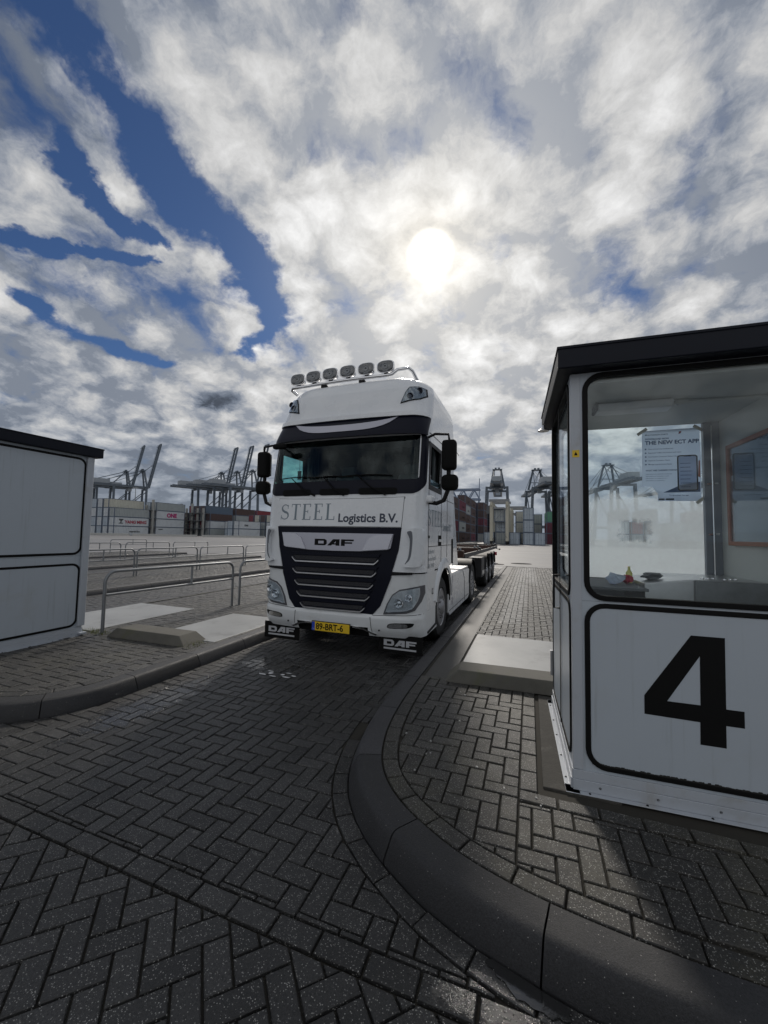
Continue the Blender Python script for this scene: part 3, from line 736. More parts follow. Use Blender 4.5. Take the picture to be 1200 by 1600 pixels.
def make_booth(name, loc, rz, glazed, label):
    t = empty(name, loc, rz); tag(t, label, 'booth', 'gate booths')
    for side, L in (('front', BW_), ('left', BD_), ('back', BW_), ('right', BD_)):
        fn = wall_fn(side); e = .0 if side in ('front', 'back') else .042
        up0, up1 = (.066, L-.066)
        open_ = glazed and side != 'right'
        wl = MB()
        if open_: plate_hole(wl, e, L-e, 1.268, 2.71, up0+.012, up1-.012, 1.285, 2.695, .10, fn, -.04, 0)
        else: wl.prism([(e, 1.268), (L-e, 1.268), (L-e, 2.71), (e, 2.71)], fn, -.04, 0)
        wl.prism([(e, .25), (L-e, .25), (L-e, 1.2665), (e, 1.2665)], fn, -.04, 0)
        wo_ = wl.build('wall', M_booth, t)
        if open_:
            gl = MB(); gl.prism(rpoly(up0+.02, up1-.02, 1.295, 2.685, .09), fn, -.022, -.018)
            gm = M_fog if side == 'back' else M_glass
            p = MB()
            gl.build('window_pane', gm, t)
        else:
            pn = MB(); pn.prism(rpoly(up0+.03, up1-.03, 1.305, 2.665, .08), fn, .001, .006); pn.build('upper_panel', M_booth, t, bevel=.002)
        gs = MB(); rring(gs, up0, up1, 1.272 if open_ else 1.285, 2.705 if open_ else 2.68, .115, .032, fn, -.03 if open_ else 0, .010); gs.build('gasket', M_gasket, t, bevel=.004)
        gs = MB(); rring(gs, up0, up1, .268, 1.258 if glazed else 1.165, .115, .030, fn, 0, .010); gs.build('gasket', M_gasket, t, bevel=.004)
        pn = MB(); pn.prism(rpoly(up0+.03, up1-.03, .298, (1.258 if glazed else 1.165)-.03, .085), fn, .001, .005); pn.build('lower_panel', M_booth, t, bevel=.002)
        # base sill: two stepped mouldings and the flange bolted to the ground
        sl = MB(); sl.prism([(-.004, .198), (L+.004, .198), (L+.004, .249), (-.004, .249)], fn, -.03, .010)
        sl.prism([(-.006, .136), (L+.006, .136), (L+.006, .1965), (-.006, .1965)], fn, -.03, .018)
        sl.prism([(-.05, .131), (L+.05, .131), (L+.05, .1345), (-.05, .1345)], fn, -.03, .052 if side in ('front', 'back') else .050)
        so = sl.build('sill', M_boothframe, t, bevel=.0015)
        for k in range(5):
            q = .09+k*(L-.18)/4
            MB().lathe([(0, .007), (.004, .006), (.005, .001)], fn(q+random.uniform(-.02, .02), .134, .034), 'Z', 10).build('screw', M_black, so)
            a = fn(q+.05, .168, .018); MB().lathe([(0, .0075), (.003, .006)], a, 'Y' if side in ('front', 'back') else 'X', 10).build('screw', M_galv, so)
    # corner posts, slightly proud of the walls
    for x in (0, BW_):
        for y in (0, BD_):
            ps = MB(); sx_, sy_ = (1 if x == 0 else -1), (1 if y == 0 else -1)
            ps.b(x-sx_*.003, x+sx_*.054, y-sy_*.003, y+sy_*.050, .122, 2.578); ps.build('corner_post', M_boothframe, t, bevel=.003)
    if not glazed:      # moulded edge on the lane side corner of the left booth
        MB().b(-.045, -.001, BD_*0-.02, .075, .14, 2.575).build('corner_post', M_boothframe, t, bevel=.012)
        MB().b(-.075, -.02, -.03, .06, .02, .05).build('foot_bracket', M_boothframe, t, bevel=.006)
    rf = MB(); rf.b(-.085, BW_+.085, -.115, BD_+.10, 2.582, 2.712); r = rf.build('roof', M_roof, t, bevel=.008)
    ed = MB()
    for a in ((-.091, BW_+.091, -.121, -.100), (-.091, BW_+.091, BD_+.085, BD_+.106), (-.091, -.070, -.099, BD_+.084), (BW_+.070, BW_+.091, -.099, BD_+.084)): ed.b(*a, 2.704, 2.722)
    ed.build('edge_trim', M_roof, r, bevel=.003)
    return t
bR = make_booth('gate_booth', (.252, 2.751, BZ), R(2), True, 'glazed white booth with a large black number 4, right of the truck')
# the left booth: its "left" side carries the plain panels facing the lane, so it is turned half round
bL = make_booth('gate_booth', (-6.07, 3.908, BZ), R(180+1.5), False, 'white booth with blank windowless panels at the left edge beside the railing')

fnF, fnB, fnL = wall_fn('front'), wall_fn('back'), wall_fn('left')
def F4(x, z): return fnF(x, z, .0062)
nm = MB()   # number 4
four = [(.616, 1.109), (.776, 1.108), (.772, .717), (.854, .717), (.854, .629), (.770, .629), (.768, .508), (.648, .510), (.650, .632), (.378, .638), (.379, .742)]
# triangulated in strips so that the inner triangle stays open
pts4 = dict(a=(.616, 1.109), b=(.776, 1.109), c=(.772, .719), d=(.854, .719), e=(.854, .629), f=(.770, .629), g=(.769, .508), h=(.648, .508), i=(.650, .630), j=(.378, .635), k=(.379, .742), l=(.656, .996), m=(.493, .724), n=(.653, .724))
def quad(*ks): nm.add([F4(*pts4[k]) for k in ks], [tuple(range(len(ks)))])
quad('a', 'l', 'm', 'k'); quad('a', 'b', 'c', 'n', 'l'); quad('k', 'm', 'n', 'i', 'j'); quad('n', 'c', 'f', 'i'); quad('c', 'd', 'e', 'f'); quad('i', 'f', 'g', 'h')
nm.build('number', M_ink, bR, fixn=False)
# sludge along the bottom gasket
sg = MB(); x = .10
while x < 1.27:
    wd_ = random.uniform(.01, .035); h_ = random.uniform(.002, .010); sg.prism([(x, .297), (x+wd_, .297), (x+wd_*.8, .298+h_), (x+wd_*.2, .299+h_*.8)], fnF, .004, .009); x += wd_*.8
sg.build('dirt_line', mat('moss_dirt', (.02, .02, .018), .9, var=.5, vscale=60), bR)
MB().prism([(.006, 2.168), (.047, 2.168), (.047, 2.214), (.006, 2.214)], lambda a, z, d: fnF(a, z, d), .0035, .0045).build('sticker', M_yellow, bR)
dm = MB()
dm.prism([(.016, 2.18), (.037, 2.18), (.0265, 2.204)], fnF, .0048, .0052); dm.build('sticker_mark', M_ink, bR)
# door pull on the lane side
MB().tube([fnL(.70, 1.10, .0), fnL(.70, 1.10, .045), fnL(.70, 1.36, .045), fnL(.70, 1.36, 0)], .008, 8).build('door_handle', M_black, bR, smooth=True)
MB().prism([(.58, .27), (.60, .27), (.60, 2.70), (.58, 2.70)], fnL, .010, .014).build('door_edge', M_black, bR)
MB().prism([(1.24, .40), (1.28, .40), (1.28, .62), (1.24, .62)], fnL, .003, .03).build('door_stop', M_alu, bR, bevel=.002)
# small lamp under the rear of the roof on the lane side
lm = MB(); lm.lathe([(0, .012), (-.02, .016), (-.05, .05), (-.055, .05)], (-.085, 1.18, 2.575), 'Z', 16); lm.build('outside_lamp', M_alu, bR, smooth=True)
# inside
iz = lambda z: z-BZ
MB().b(.05, BW_-.05, .05, BD_-.05, iz(2.655), iz(2.70)).build('ceiling', M_inner, bR)
MB().b(.045, BW_-.045, .045, BD_-.045, iz(.16), iz(.19)).build('floor_panel', M_trim, bR)
MB().b(BW_-.072, BW_-.043, .05, BD_-.05, iz(.20), iz(2.654)).build('inner_wall', M_inner, bR)
cb = MB(); cb.b(1.175, BW_-.073, BD_-.085, BD_-.045, iz(.2), iz(2.654)); cb.build('inner_corner_panel', mat('corner_panel_grey', (.16, .18, .21), .5), bR)
lf = MB(); lf.b(.24, .72, .46, .60, iz(2.59), iz(2.652)); lfo = lf.build('ceiling_light', mat('lamp_cover_white', (.62, .64, .66), .35), bR, bevel=.015)
MB().b(.225, .239, .455, .605, iz(2.60), iz(2.653)).build('end_cap', M_trim, lfo)
MB().tube([(.722, .53, iz(2.635)), (.78, .53, iz(2.64)), (1.0, .56, iz(2.645)), (1.28, .56, iz(2.645))], .011, 8).build('conduit', M_inner, bR, smooth=True)
MB().tube([(.76, .535, iz(2.638)), (.82, .535, iz(2.64))], .02, 10).build('junction_box', M_inner, bR, smooth=True)
cl = MB()
for z in (1.70, 2.12):
    cl.b(1.185, 1.215, BD_-.105, BD_-.086, iz(z), iz(z)+.014); cl.b(1.235, 1.262, BD_-.105, BD_-.086, iz(z)+.004, iz(z)+.018)
cl.build('latch', M_chrome, bR)
MB().tube([(1.225, BD_-.096, iz(.3)), (1.225, BD_-.096, iz(2.62))], .007, 8).build('cable', M_chrome, bR, smooth=True)

def in_booth(name, rz=0.):          # things inside the booth get their own placed empty
    return empty(name, (.252, 2.751, BZ), R(2))
# poster taped to the inside of the back window
po = in_booth('poster'); tag(po, 'pale blue app poster with a phone picture taped to the booth back window', 'poster')
fP = lambda x, z, d: (x, BD_-.052-d, iz(z))
MB().prism([(.729, 2.120), (.735, 2.615), (1.160, 2.622), (1.163, 1.990), (.846, 1.992), (.846, 2.06), (.80, 2.120)], fP, 0, .0015).build('sheet', M_paper, po)
bl = MB()
T = lambda s, body, x, z, size, bold=0., xs=1.: text(s, body, lambda a, c: fP(a, c, .0024), size, bold, xs, ox=x, oz=z)
T(bl, 'THE NEW ECT APP', .756, 2.492, .046, .0016, 1.02); T(bl, 'DOWNLOAD NOW', .757, 2.534, .020, .0008)
T(bl, 'HUTCHISON PORTS', .775, 2.572, .017, .0004)
for k, tx_ in enumerate(('Gate and service notifications', 'Expected Traffic information and more', 'Convenient Container Status check', 'Vessel & Container Status', 'Manage appointments faster')):
    T(bl, tx_, .778, 2.446-.034*k, .0165, .0002, .95)
    bl.add([fP(.760+.007*math.cos(a*math.pi/4), 2.451-.034*k+.007*math.sin(a*math.pi/4), .0022) for a in range(8)], [tuple(range(8))])
T(bl, 'WHAT ARE CARRIERS DOING?', .757, 2.255, .019, .0006, .9)
for k in range(4): T(bl, 'Information on containers in and out'[:36-3*k], .757, 2.225-.019*k, .0145, 0, .9)
T(bl, 'To download this app', .93, 2.035, .016, .0003)
bl.prism([(.757, 2.572), (.772, 2.576), (.770, 2.585), (.760, 2.583)], fP, .002, .0023)
bl.prism([(.885, 2.065), (1.157, 2.068), (1.157, 2.155), (1.02, 2.13)], fP, .0018, .0022)
bl.build('lettering', M_blueink, po, fixn=False)
MB().prism([(1.008, 2.573), (1.028, 2.585), (1.030, 2.60), (1.012, 2.597)], fP, .002, .0023).build('red_logo', M_redink, po)
MB().prism([(.85, 2.0), (.895, 2.0), (.895, 2.014), (.85, 2.014)], fP, .002, .0024).prism([(.903, 2.0), (.965, 2.0), (.965, 2.014), (.903, 2.014)], fP, .002, .0024).build('badges', M_ink, po)
MB().prism([(1.142, 2.20), (1.159, 2.19), (1.159, 2.34), (1.148, 2.335)], fP, .0018, .0023).build('red_flash', mat('orange_print', (.42, .10, .05), .6), po)
ph = MB(); rring(ph, .993, 1.142, 2.078, 2.388, .022, .010, fP, .0024, .0036); pho = ph.build('phone_picture', M_ink, po)
MB().prism(rpoly(1.0, 1.136, 2.086, 2.381, .016), fP, .0024, .003).build('phone_screen', M_paper, pho)
sl_ = MB()
for k in range(7): sl_.prism([(1.015, 2.11+.034*k), (1.015+random.uniform(.05, .1), 2.11+.034*k), (1.09, 2.114+.034*k), (1.015, 2.114+.034*k)], fP, .0031, .0033)
sl_.prism([(1.04, 2.374), (1.095, 2.374), (1.09, 2.383), (1.045, 2.383)], fP, .0031, .0035); sl_.build('screen_text', M_blueink, pho)
tp = MB()
for x, z, a in ((.735, 2.61, 35), (1.155, 2.615, -35), (1.16, 2.0, 40)):
    c_, s_ = math.cos(R(a)), math.sin(R(a)); q = [(x+u*c_-v*s_, z+u*s_+v*c_) for u, v in ((-.045, -.013), (.045, -.013), (.045, .013), (-.045, .013))]
    tp.prism(q, fP, .0037, .0045)
tp.build('tape', mat('masking_tape', (.55, .53, .44), .6), po)
# noticeboard on the right-hand inside wall
nb = in_booth('noticeboard'); tag(nb, 'glass fronted noticeboard with red-brown wooden frame on the booth inner wall', 'noticeboard')
fN = lambda y, z, d: (BW_-.073-d, y, iz(z))
f_ = MB(); rring(f_, .46, 1.055, 1.62, 2.41, .004, .032, fN, 0, .035, n=1); f_.build('frame', M_wood, nb, bevel=.003)
MB().prism([(.49, 1.65), (1.025, 1.65), (1.025, 2.38), (.49, 2.38)], fN, .002, .006).build('backing', mat('board_grey', (.22, .25, .26), .6, var=.3), nb)
MB().prism([(.491, 1.651), (1.024, 1.651), (1.024, 2.379), (.491, 2.379)], fN, .022, .025).build('glass', glass_mat('noticeboard_glass', (.8, .85, .88), 1.2), nb)
# steel cabinet and clutter
sc_ = in_booth('steel_cabinet'); tag(sc_, 'brushed steel cabinet with sloping left end under the booth windows', 'cabinet')
cbm = MB(); cbm.prism([(.56, .20), (1.285, .20), (1.285, 1.375), (.86, 1.375), (.56, 1.335)], lambda a, z, d: (a, d, iz(z)), .62, 1.20); cbm.build('body', M_alu, sc_, bevel=.006)
MB().b(.865, 1.28, .60, .619, iz(.9), iz(1.372)).build('front_panel', M_galv, sc_, bevel=.003)
kn = MB()
for k in range(6): kn.lathe([(0, .012), (.006, .010), (.008, .002)], (.95+.045*k, .72+.03*(k % 3), iz(1.376)), 'Z', 10)
kn.build('button', M_chrome, sc_, smooth=True)
sh = in_booth('shelf'); MB().b(.05, .555, .50, 1.22, iz(1.285), iz(1.305)).build('shelf_board', M_trim, sh, bevel=.002)
MB().b(.10, .13, .52, 1.2, iz(1.0), iz(1.284)).build('bracket', M_galv, sh); tag(sh, 'dark grey shelf board below the misted window inside the booth', 'shelf')
def crumple(name, c, r, m, label, cat, flat=.5, seed=1):
    rnd = random.Random(seed); bm = bmesh.new(); bmesh.ops.create_icosphere(bm, subdivisions=2, radius=r)
    for v in bm.verts: v.co *= rnd.uniform(.55, 1.25); v.co.z *= flat
    zmin = min(v.co.z for v in bm.verts)
    for v in bm.verts: v.co.z -= zmin
    me = bpy.data.meshes.new(name); bm.to_mesh(me); bm.free(); me.materials.append(m)
    o = bpy.data.objects.new(name, me); C.objects.link(o)
    M_ = Matrix.Rotation(R(2), 3, 'Z') @ Vector(c); o.location = Vector((.252, 2.751, BZ))+M_
    return tag(o, label, cat)
crumple('paper_towel', (.40, .75, iz(1.306)), .062, M_paper, 'crumpled white paper towel on the shelf inside the booth', 'paper towel', .7, 3)
crumple('paper_cup', (.49, .78, iz(1.306)), .036, M_redink, 'crushed red paper cup beside the white towel in the booth', 'cup', 1.0, 5)
o_ = MB(); o_.lathe([(0, .022), (.08, .024), (.10, .010), (.13, .009)], (0, 0, 0), 'Z', 14)
o_ = o_.build('plastic_bottle', mat('yellow_plastic', (.62, .60, .18), .35), None, smooth=True)
o_.location = Vector((.252, 2.751, BZ))+Matrix.Rotation(R(2), 3, 'Z') @ Vector((.53, .90, iz(1.306))); tag(o_, 'small yellow plastic bottle standing behind the red cup in the booth', 'bottle')
crumple('plastic_bag', (.66, .80, iz(1.345)), .08, M_trim, 'dark crumpled plastic bag lying against the steel cabinet slope', 'bag', .4, 9)

# ------------------------------------------------------------------ railings
def make_railing():
    t = empty('railing'); L, h, r = 2.55, .90, .16; s = MB()
    arc = lambda c, a0: [(0, c+r*math.cos(R(a0-15*k)), h-r+r*math.sin(R(a0-15*k))) for k in range(7)]
    MB().tube([(0, 0, -.03)]+arc(r, 180)+arc(L-r, 90)+[(0, L, -.03)], .024, 12).build('hoop', M_galv, t, smooth=True)
    MB().tube([(0, .02, .56), (0, L-.02, .56)], .019, 10).build('middle_rail', M_galv, t, smooth=True)
    MB().tube([(0, L*.60, .57), (0, L*.60, h-.01)], .019, 10).build('short_post', M_galv, t, smooth=True)
    return t
rail = make_railing()
rails = [(-5.86, 4.07, -2.5, 'galvanised hoop railing starting beside the block and left booth', 1),
         (-5.72, 6.80, -1, 'galvanised hoop railing running behind the cab of the truck', 0)]
rows = [(-12.35, (6.95, 9.6, 12.3, 15.0), 'second'), (-18.85, (11.2, 14.0, 16.8), 'third'), (-25.35, (17.8,), 'fourth')]
words = ('nearest', 'next nearest', 'middle', 'fourth', 'fifth', 'farthest')
for x, ys, w_ in rows:
    for k, y in enumerate(ys):
        rails.append((x, y, 0, 'thin hoop railing on the %s island to the left, %s of its row' % (w_, words[k] if k < len(ys)-1 or k == 0 else 'farthest'), 0))
rails.append((1.25, 15.4, 0, 'short hoop railing on the right island seen just left of booth 4', 0))
for k, (x, y, a, lab, first) in enumerate(rails):
    o = rail if k == 0 else copy_tree(rail)
    o.location = (x, y, .13); o.rotation_euler.z = R(a); tag(o, lab, 'railing', 'hoop railings on the traffic islands')

# ------------------------------------------------------------------ truck (local: x across, y back from the bumper, z up)
TR = empty('truck_tractor', (-2.56, 4.93, 0)); tag(TR, 'white truck tractor with roof spotlights facing the camera in the paved lane', 'truck')
def interp(tab, z):
    if z <= tab[0][0]: return tab[0][1]
    for (a, b_), (c, d) in zip(tab, tab[1:]):
        if z <= c: return b_+(d-b_)*(z-a)/(c-a)
    return tab[-1][1]
FZ = [(.25, .05), (.33, .0), (.6, .0), (1.15, .01), (1.75, .04), (2.15, .08), (2.3, .09), (3.05, .22), (3.25, .24), (3.40, .26), (3.6, .31), (3.80, .37), (3.95, .45), (4.03, .56), (4.08, .80)]
WZ = [(.3, 1.25), (3.2, 1.25), (3.5, 1.24), (3.75, 1.225), (3.90, 1.18), (3.99, 1.10), (4.05, .99), (4.08, .85)]
RZ = [(.3, .20), (1.1, .20), (2.2, .16), (3.1, .17), (3.6, .34), (4.08, .45)]
def fy(x, z):
    w_, r, ax = interp(WZ, z), interp(RZ, z), abs(x)
    y = interp(FZ, z) + .08*(min(ax, w_)/1.25)**2.2
    if ax > w_-r: t = min(ax, w_-.0005)-(w_-r); y += r-math.sqrt(max(r*r-t*t, 0))
    return y
CABEND = 2.28
def shell(offs, m, name, parent, z0=1.16, z1=4.08, side0=.62):
    """the cab skin, lofted over height; openings are left out"""
    zs = []; z = z0
    while z < 3.2: zs.append(z); z += .045
    zs += [3.22+.0283*k for k in range(30)]; zs = [z for z in zs if z <= z1]+[z1]
    rows = []
    for z in zs:
        w_, r = interp(WZ, z), interp(RZ, z); row = []; ww = w_-offs
        xs = [-(w_-r)+2*(w_-r)*k/44 for k in range(45)]
        for k in range(8): a = R(90*(8-k)/8); row.append((-(w_-r)-r*math.sin(a), None))
        front = [(x, None) for x in row and [q[0] for q in row]]+[(x, None) for x in xs]+[((w_-r)+r*math.sin(R(90*k/8)), None) for k in range(1, 9)]
        ycorner = fy(w_, z)
        left = [(-w_, ycorner+(CABEND-ycorner)*(1-k/26)) for k in range(26)]
        right = [(w_, ycorner+(CABEND-ycorner)*(k/26)) for k in range(1, 27)]
        pts = []
        for x, y in left+front+right:
            yy = fy(x, z) if y is None else y
            k = (w_-offs)/w_; pts.append((x*k, yy+(offs if y is None else 0), z if z < 4.0 or not offs else z-offs))
        rows.append(pts)
    s = MB(); n = len(rows[0]); vs = [p for r_ in rows for p in r_]; fs = []
    for i in range(len(rows)-1):
        for k in range(n-1):
            q = [rows[i][k], rows[i][k+1], rows[i+1][k+1], rows[i+1][k]]; cx, cy, cz = (sum(a[j] for a in q)/4 for j in range(3))
            if abs(cx) < 1.16 and cy < .42 and 2.38 < cz < 3.06: continue                       # windscreen
            if abs(cx) > 1.15 and .47 < cy < 1.13 and 2.36 < cz < 2.94: continue     # door windows
            if abs(cx) > .9 and (cy-1.5)**2+(cz-.52)**2 < .70**2: continue                        # wheel arch
            if offs and cz < 1.2: continue
            fs.append((i*n+k, i*n+k+1, (i+1)*n+k+1, (i+1)*n+k))
    s.add(vs, fs)
    top = rows[-1]; s.add(top, [tuple(range(n))])
    s.add([(x, CABEND, z) for x, z in ((-1.2, z0), (1.2, z0), (1.2, 3.5), (.9, 3.94), (-.9, 3.94), (-1.2, 3.5))], [(0, 1, 2, 3, 4, 5)])
    return s.build(name, m, parent, smooth=True)
cab = shell(0, M_white, 'cab', TR)
shell(.035, M_dark, 'cab_lining', TR)

def patch(name, outer, m, parent, offs=.006, thick=.02, fn=None, gx=.05, gz=.06, hole=None, smooth=True):
    """a panel cut to an outline in front view and laid over the curved cab front"""
    fn = fn or fy; bm = bmesh.new()
    if hole:
        vo = [bm.verts.new((x, 0, z)) for x, z in outer]; vi = [bm.verts.new((x, 0, z)) for x, z in hole]; n = len(vo)
        for k in range(n): bm.faces.new((vo[k], vo[(k+1) % n], vi[(k+1) % n], vi[k]))
    else: bm.faces.new([bm.verts.new((x, 0, z)) for x, z in outer])
    xs = [p[0] for p in outer]; zs = [p[1] for p in outer]
    x = min(xs)+gx
    while x < max(xs): bmesh.ops.bisect_plane(bm, geom=bm.verts[:]+bm.edges[:]+bm.faces[:], plane_co=(x, 0, 0), plane_no=(1, 0, 0)); x += gx
    z = min(zs)+gz
    while z < max(zs): bmesh.ops.bisect_plane(bm, geom=bm.verts[:]+bm.edges[:]+bm.faces[:], plane_co=(0, 0, z), plane_no=(0, 0, 1)); z += gz
    for v in bm.verts: v.co.y = fn(v.co.x, v.co.z)-offs
    r = bmesh.ops.extrude_face_region(bm, geom=bm.faces[:])
    for g_ in r['geom']:
        if isinstance(g_, bmesh.types.BMVert): g_.co.y += thick
    bmesh.ops.recalc_face_normals(bm, faces=bm.faces)
    me = bpy.data.meshes.new(name); bm.to_mesh(me); bm.free(); me.materials.append(m)
    for p in me.polygons: p.use_smooth = smooth
    try: me.set_sharp_from_angle(angle=R(35))
    except Exception: pass
    o = bpy.data.objects.new(name, me); C.objects.link(o); o.parent = parent; return o
def mir(p): return [(-x, z) for x, z in p][::-1]
def sym(right):                 # right half outline top-to-bottom -> closed outline
    return right+[(-x, z) for x, z in right[::-1]]
def curve(p, n=6):              # soft closed outline through points (Chaikin)
    for _ in range(2):
        p = [q for i in range(len(p)) for q in ((p[i][0]*.8+p[(i+1) % len(p)][0]*.2, p[i][1]*.8+p[(i+1) % len(p)][1]*.2), (p[i][0]*.2+p[(i+1) % len(p)][0]*.8, p[i][1]*.2+p[(i+1) % len(p)][1]*.8))]
    return p

# windscreen with its black surround
ro = rpoly(-1.243, 1.243, 2.155, 3.13, .16, 8); ri = rpoly(-1.165, 1.165, 2.415, 3.075, .05, 8)
ro = [(x, z + (.08*(abs(x)/1.235)**2 if z < 2.6 else 0)) for x, z in ro]; 
patch('windscreen_surround', ro, M_navy, TR, .008, .03, hole=ri)
lw = MB()
for x0, x1 in ((-.95, -.45), (-.30, .18), (.32, .88)):
    q = [(x, fy(x, 2.24)-.012, 2.225+.02*(1-abs((x-(x0+x1)/2)/(x1-x0)*2)**6)) for x in [x0+(x1-x0)*k/10 for k in range(11)]]
    lw.tube(q, .016, 8)
patch('windscreen', rpoly(-1.18, 1.18, 2.405, 3.085, .06, 6), M_wind, TR, -.004, .004)
# scuttle grille recesses
for x0, x1 in ((-.95, -.45), (-.30, .18), (.32, .88)):
    patch('scuttle_vent', rpoly(x0, x1, 2.205, 2.30, .035, 4), M_mat, TR, .011, .01)
# wipers
for x0, x1, x2, z2 in ((-.37, -1.05, -.35, 2.475), (.10, -.50, .22, 2.47), (.72, .0, .80, 2.475)):
    wp = MB(); p0 = (x0, fy(x0, 2.21)-.02, 2.20); mx = (x1+x2)/2-.1
    p1 = (mx, fy(mx, z2)-.035, z2)
    wo2 = wp.tube([p0, ((x0+mx)/2, fy((x0+mx)/2, 2.3)-.05, 2.31), p1], [.014, .010, .007], 8).build('wiper', M_mat, TR, smooth=True)
    MB().tube([(x1+(x2-x1)*k/8, fy(x1+(x2-x1)*k/8, z2)-.018, z2-.005+.02*math.sin(k/8*3.14)) for k in range(9)], .008, 6).build('wiper_blade', M_mat, wo2, smooth=True)
# hood panel with lettering
hp = [(-1.0, 2.150), (.98, 2.150), (.955, 1.765), (-.975, 1.765)]
hood = [(x, z+(.02*(abs(x))**2 if z > 2 else 0)) for x, z in [( -1.0+1.98*k/12, 2.148) for k in range(13)]]+[(.955, 1.762), (-.975, 1.762)]
patch('hood_shadow_gap', [(x*1.012, 1.955+(z-1.955)*1.03) for x, z in hood], M_black, TR, .002, .004)
hood_o = patch('hood_panel', hood, M_white, TR, .012, .02)
fH = lambda x, z, d=.0135: (x, fy(x, z)-d-.0, z)
st = MB()
def S_letter(s, fn, x, z, h, wd, k=.20, sl=0):
    pts = []
    for i in range(25):
        t = i/24
        if t < .5: a = R(20+250*(t/.5)*1.0); cx, cz, rx, rz_ = .5, .745, .36, .215
        a = R(25)+R(245)*(t/.5) if t < .5 else R(90)-R(245)*((t-.5)/.5)
        if t < .5: px_, pz_ = .5+.36*math.cos(a), .745+.215*math.sin(a)
        else: px_, pz_ = .5+.40*math.cos(a), .265+.225*math.sin(a)
        pts.append((x+px_*wd, z+pz_*h))
    stroke(s, pts, [h*(.055+.085*math.sin(math.pi*min(1, max(0, (i-5)/14)))) for i in range(25)], fn)
    for a_, b_ in ((.80, .97), (.06, .02)): s.add([fn(x+(a_)*wd, z+min(b_, .70)*h if b_ > .5 else z+.02*h), fn(x+(a_+.06)*wd, z+(.70 if b_ > .5 else .02)*h), fn(x+(a_+.06)*wd, z+(.96 if b_ > .5 else .30)*h), fn(x+a_*wd, z+(.96 if b_ > .5 else .30)*h)], [(0, 1, 2, 3)])
def rect(s, fn, x0, x1, z0, z1): s.add([fn(x0, z0), fn(x1, z0), fn(x1, z1), fn(x0, z1)], [(0, 1, 2, 3)])
def serif_word(s, fn, word, x, z, h, adv):
    t = .035*h; sk = .14*h     # thin and thick strokes
    for ch in word:
        wd = adv*.80
        if ch == 'S': S_letter(s, fn, x, z, h, wd)
        if ch == 'T':
            rect(s, fn, x, x+wd, z+h-t*1.4, z+h); rect(s, fn, x+wd/2-sk/2, x+wd/2+sk/2, z+t, z+h-t); rect(s, fn, x+wd*.28, x+wd*.72, z, z+t)
            for q in (x, x+wd-t): rect(s, fn, q, q+t, z+h*.80, z+h-t)
        if ch in 'EL':
            rect(s, fn, x+wd*.12, x+wd*.12+sk, z+t, z+h-t); rect(s, fn, x, x+wd*(.9 if ch == 'E' or 1 else .5), z, z+t*1.4); rect(s, fn, x+wd*.9-t, x+wd*.9+t*.4, z, z+h*.22)
            if ch == 'E':
                rect(s, fn, x, x+wd*.86, z+h-t*1.4, z+h); rect(s, fn, x+wd*.86-t, x+wd*.86+t*.4, z+h*.80, z+h); rect(s, fn, x+wd*.12, x+wd*.6, z+h*.50, z+h*.50+t*1.2); rect(s, fn, x+wd*.6-t*.6, x+wd*.6+t*.6, z+h*.41, z+h*.62)
            else: rect(s, fn, x, x+wd*.5, z+h-t*1.2, z+h)
        x += adv
serif_word(st, fH, 'STEEL', -.955, 1.85, .235, .196)
st.build('lettering', M_greyink, hood_o, fixn=False)
lt = MB(); text(lt, 'Logistics B.V.', lambda a, b_: fH(a, b_), .165, .0045, 1.0, ox=.03, oz=1.825)
# small slab serifs are part of the letterforms
lt.build('lettering', M_navyink, hood_o, fixn=False)
# upper black panel and silver badge strip
def grille_out(e=0.): return [(-.985+e, 1.752-e), (.965-e, 1.752-e), (.93-e, 1.45), (.845-e, 1.14), (.84-e, 1.08), (.705-e, .71), (.575-e, .56+e*.3), (.42, .51+e), (0, .50+e), (-.42, .51+e), (-.575+e, .56+e*.3), (-.705+e, .71), (-.84+e, 1.08), (-.845+e, 1.14), (-.93+e, 1.45)]
patch('grille_panel', grille_out(), M_navy, TR, .014, .03)
bd = [(-.875, 1.665), (.865, 1.665), (.83, 1.475), (.79, 1.455), (.40, 1.425), (0, 1.42), (-.40, 1.425), (-.79, 1.455), (-.83, 1.475)]
bg_ = patch('badge_strip', bd, M_silver, TR, .045, .035)
for sgn in (-1, 1):
    p = [(sgn*.86, 1.655), (sgn*.62, 1.648), (sgn*.53, 1.60), (sgn*.44, 1.435), (sgn*.80, 1.463)]
    patch('badge_facet', p if sgn < 0 else p[::-1], mat('silver_paint_light', (.55, .55, .60), .25, metal=.3, var=.03), bg_, .066, .03)
dk = MB(); fB = lambda x, z: (x, fy(x, z)-.0465, z); h = .088; z0 = 1.515
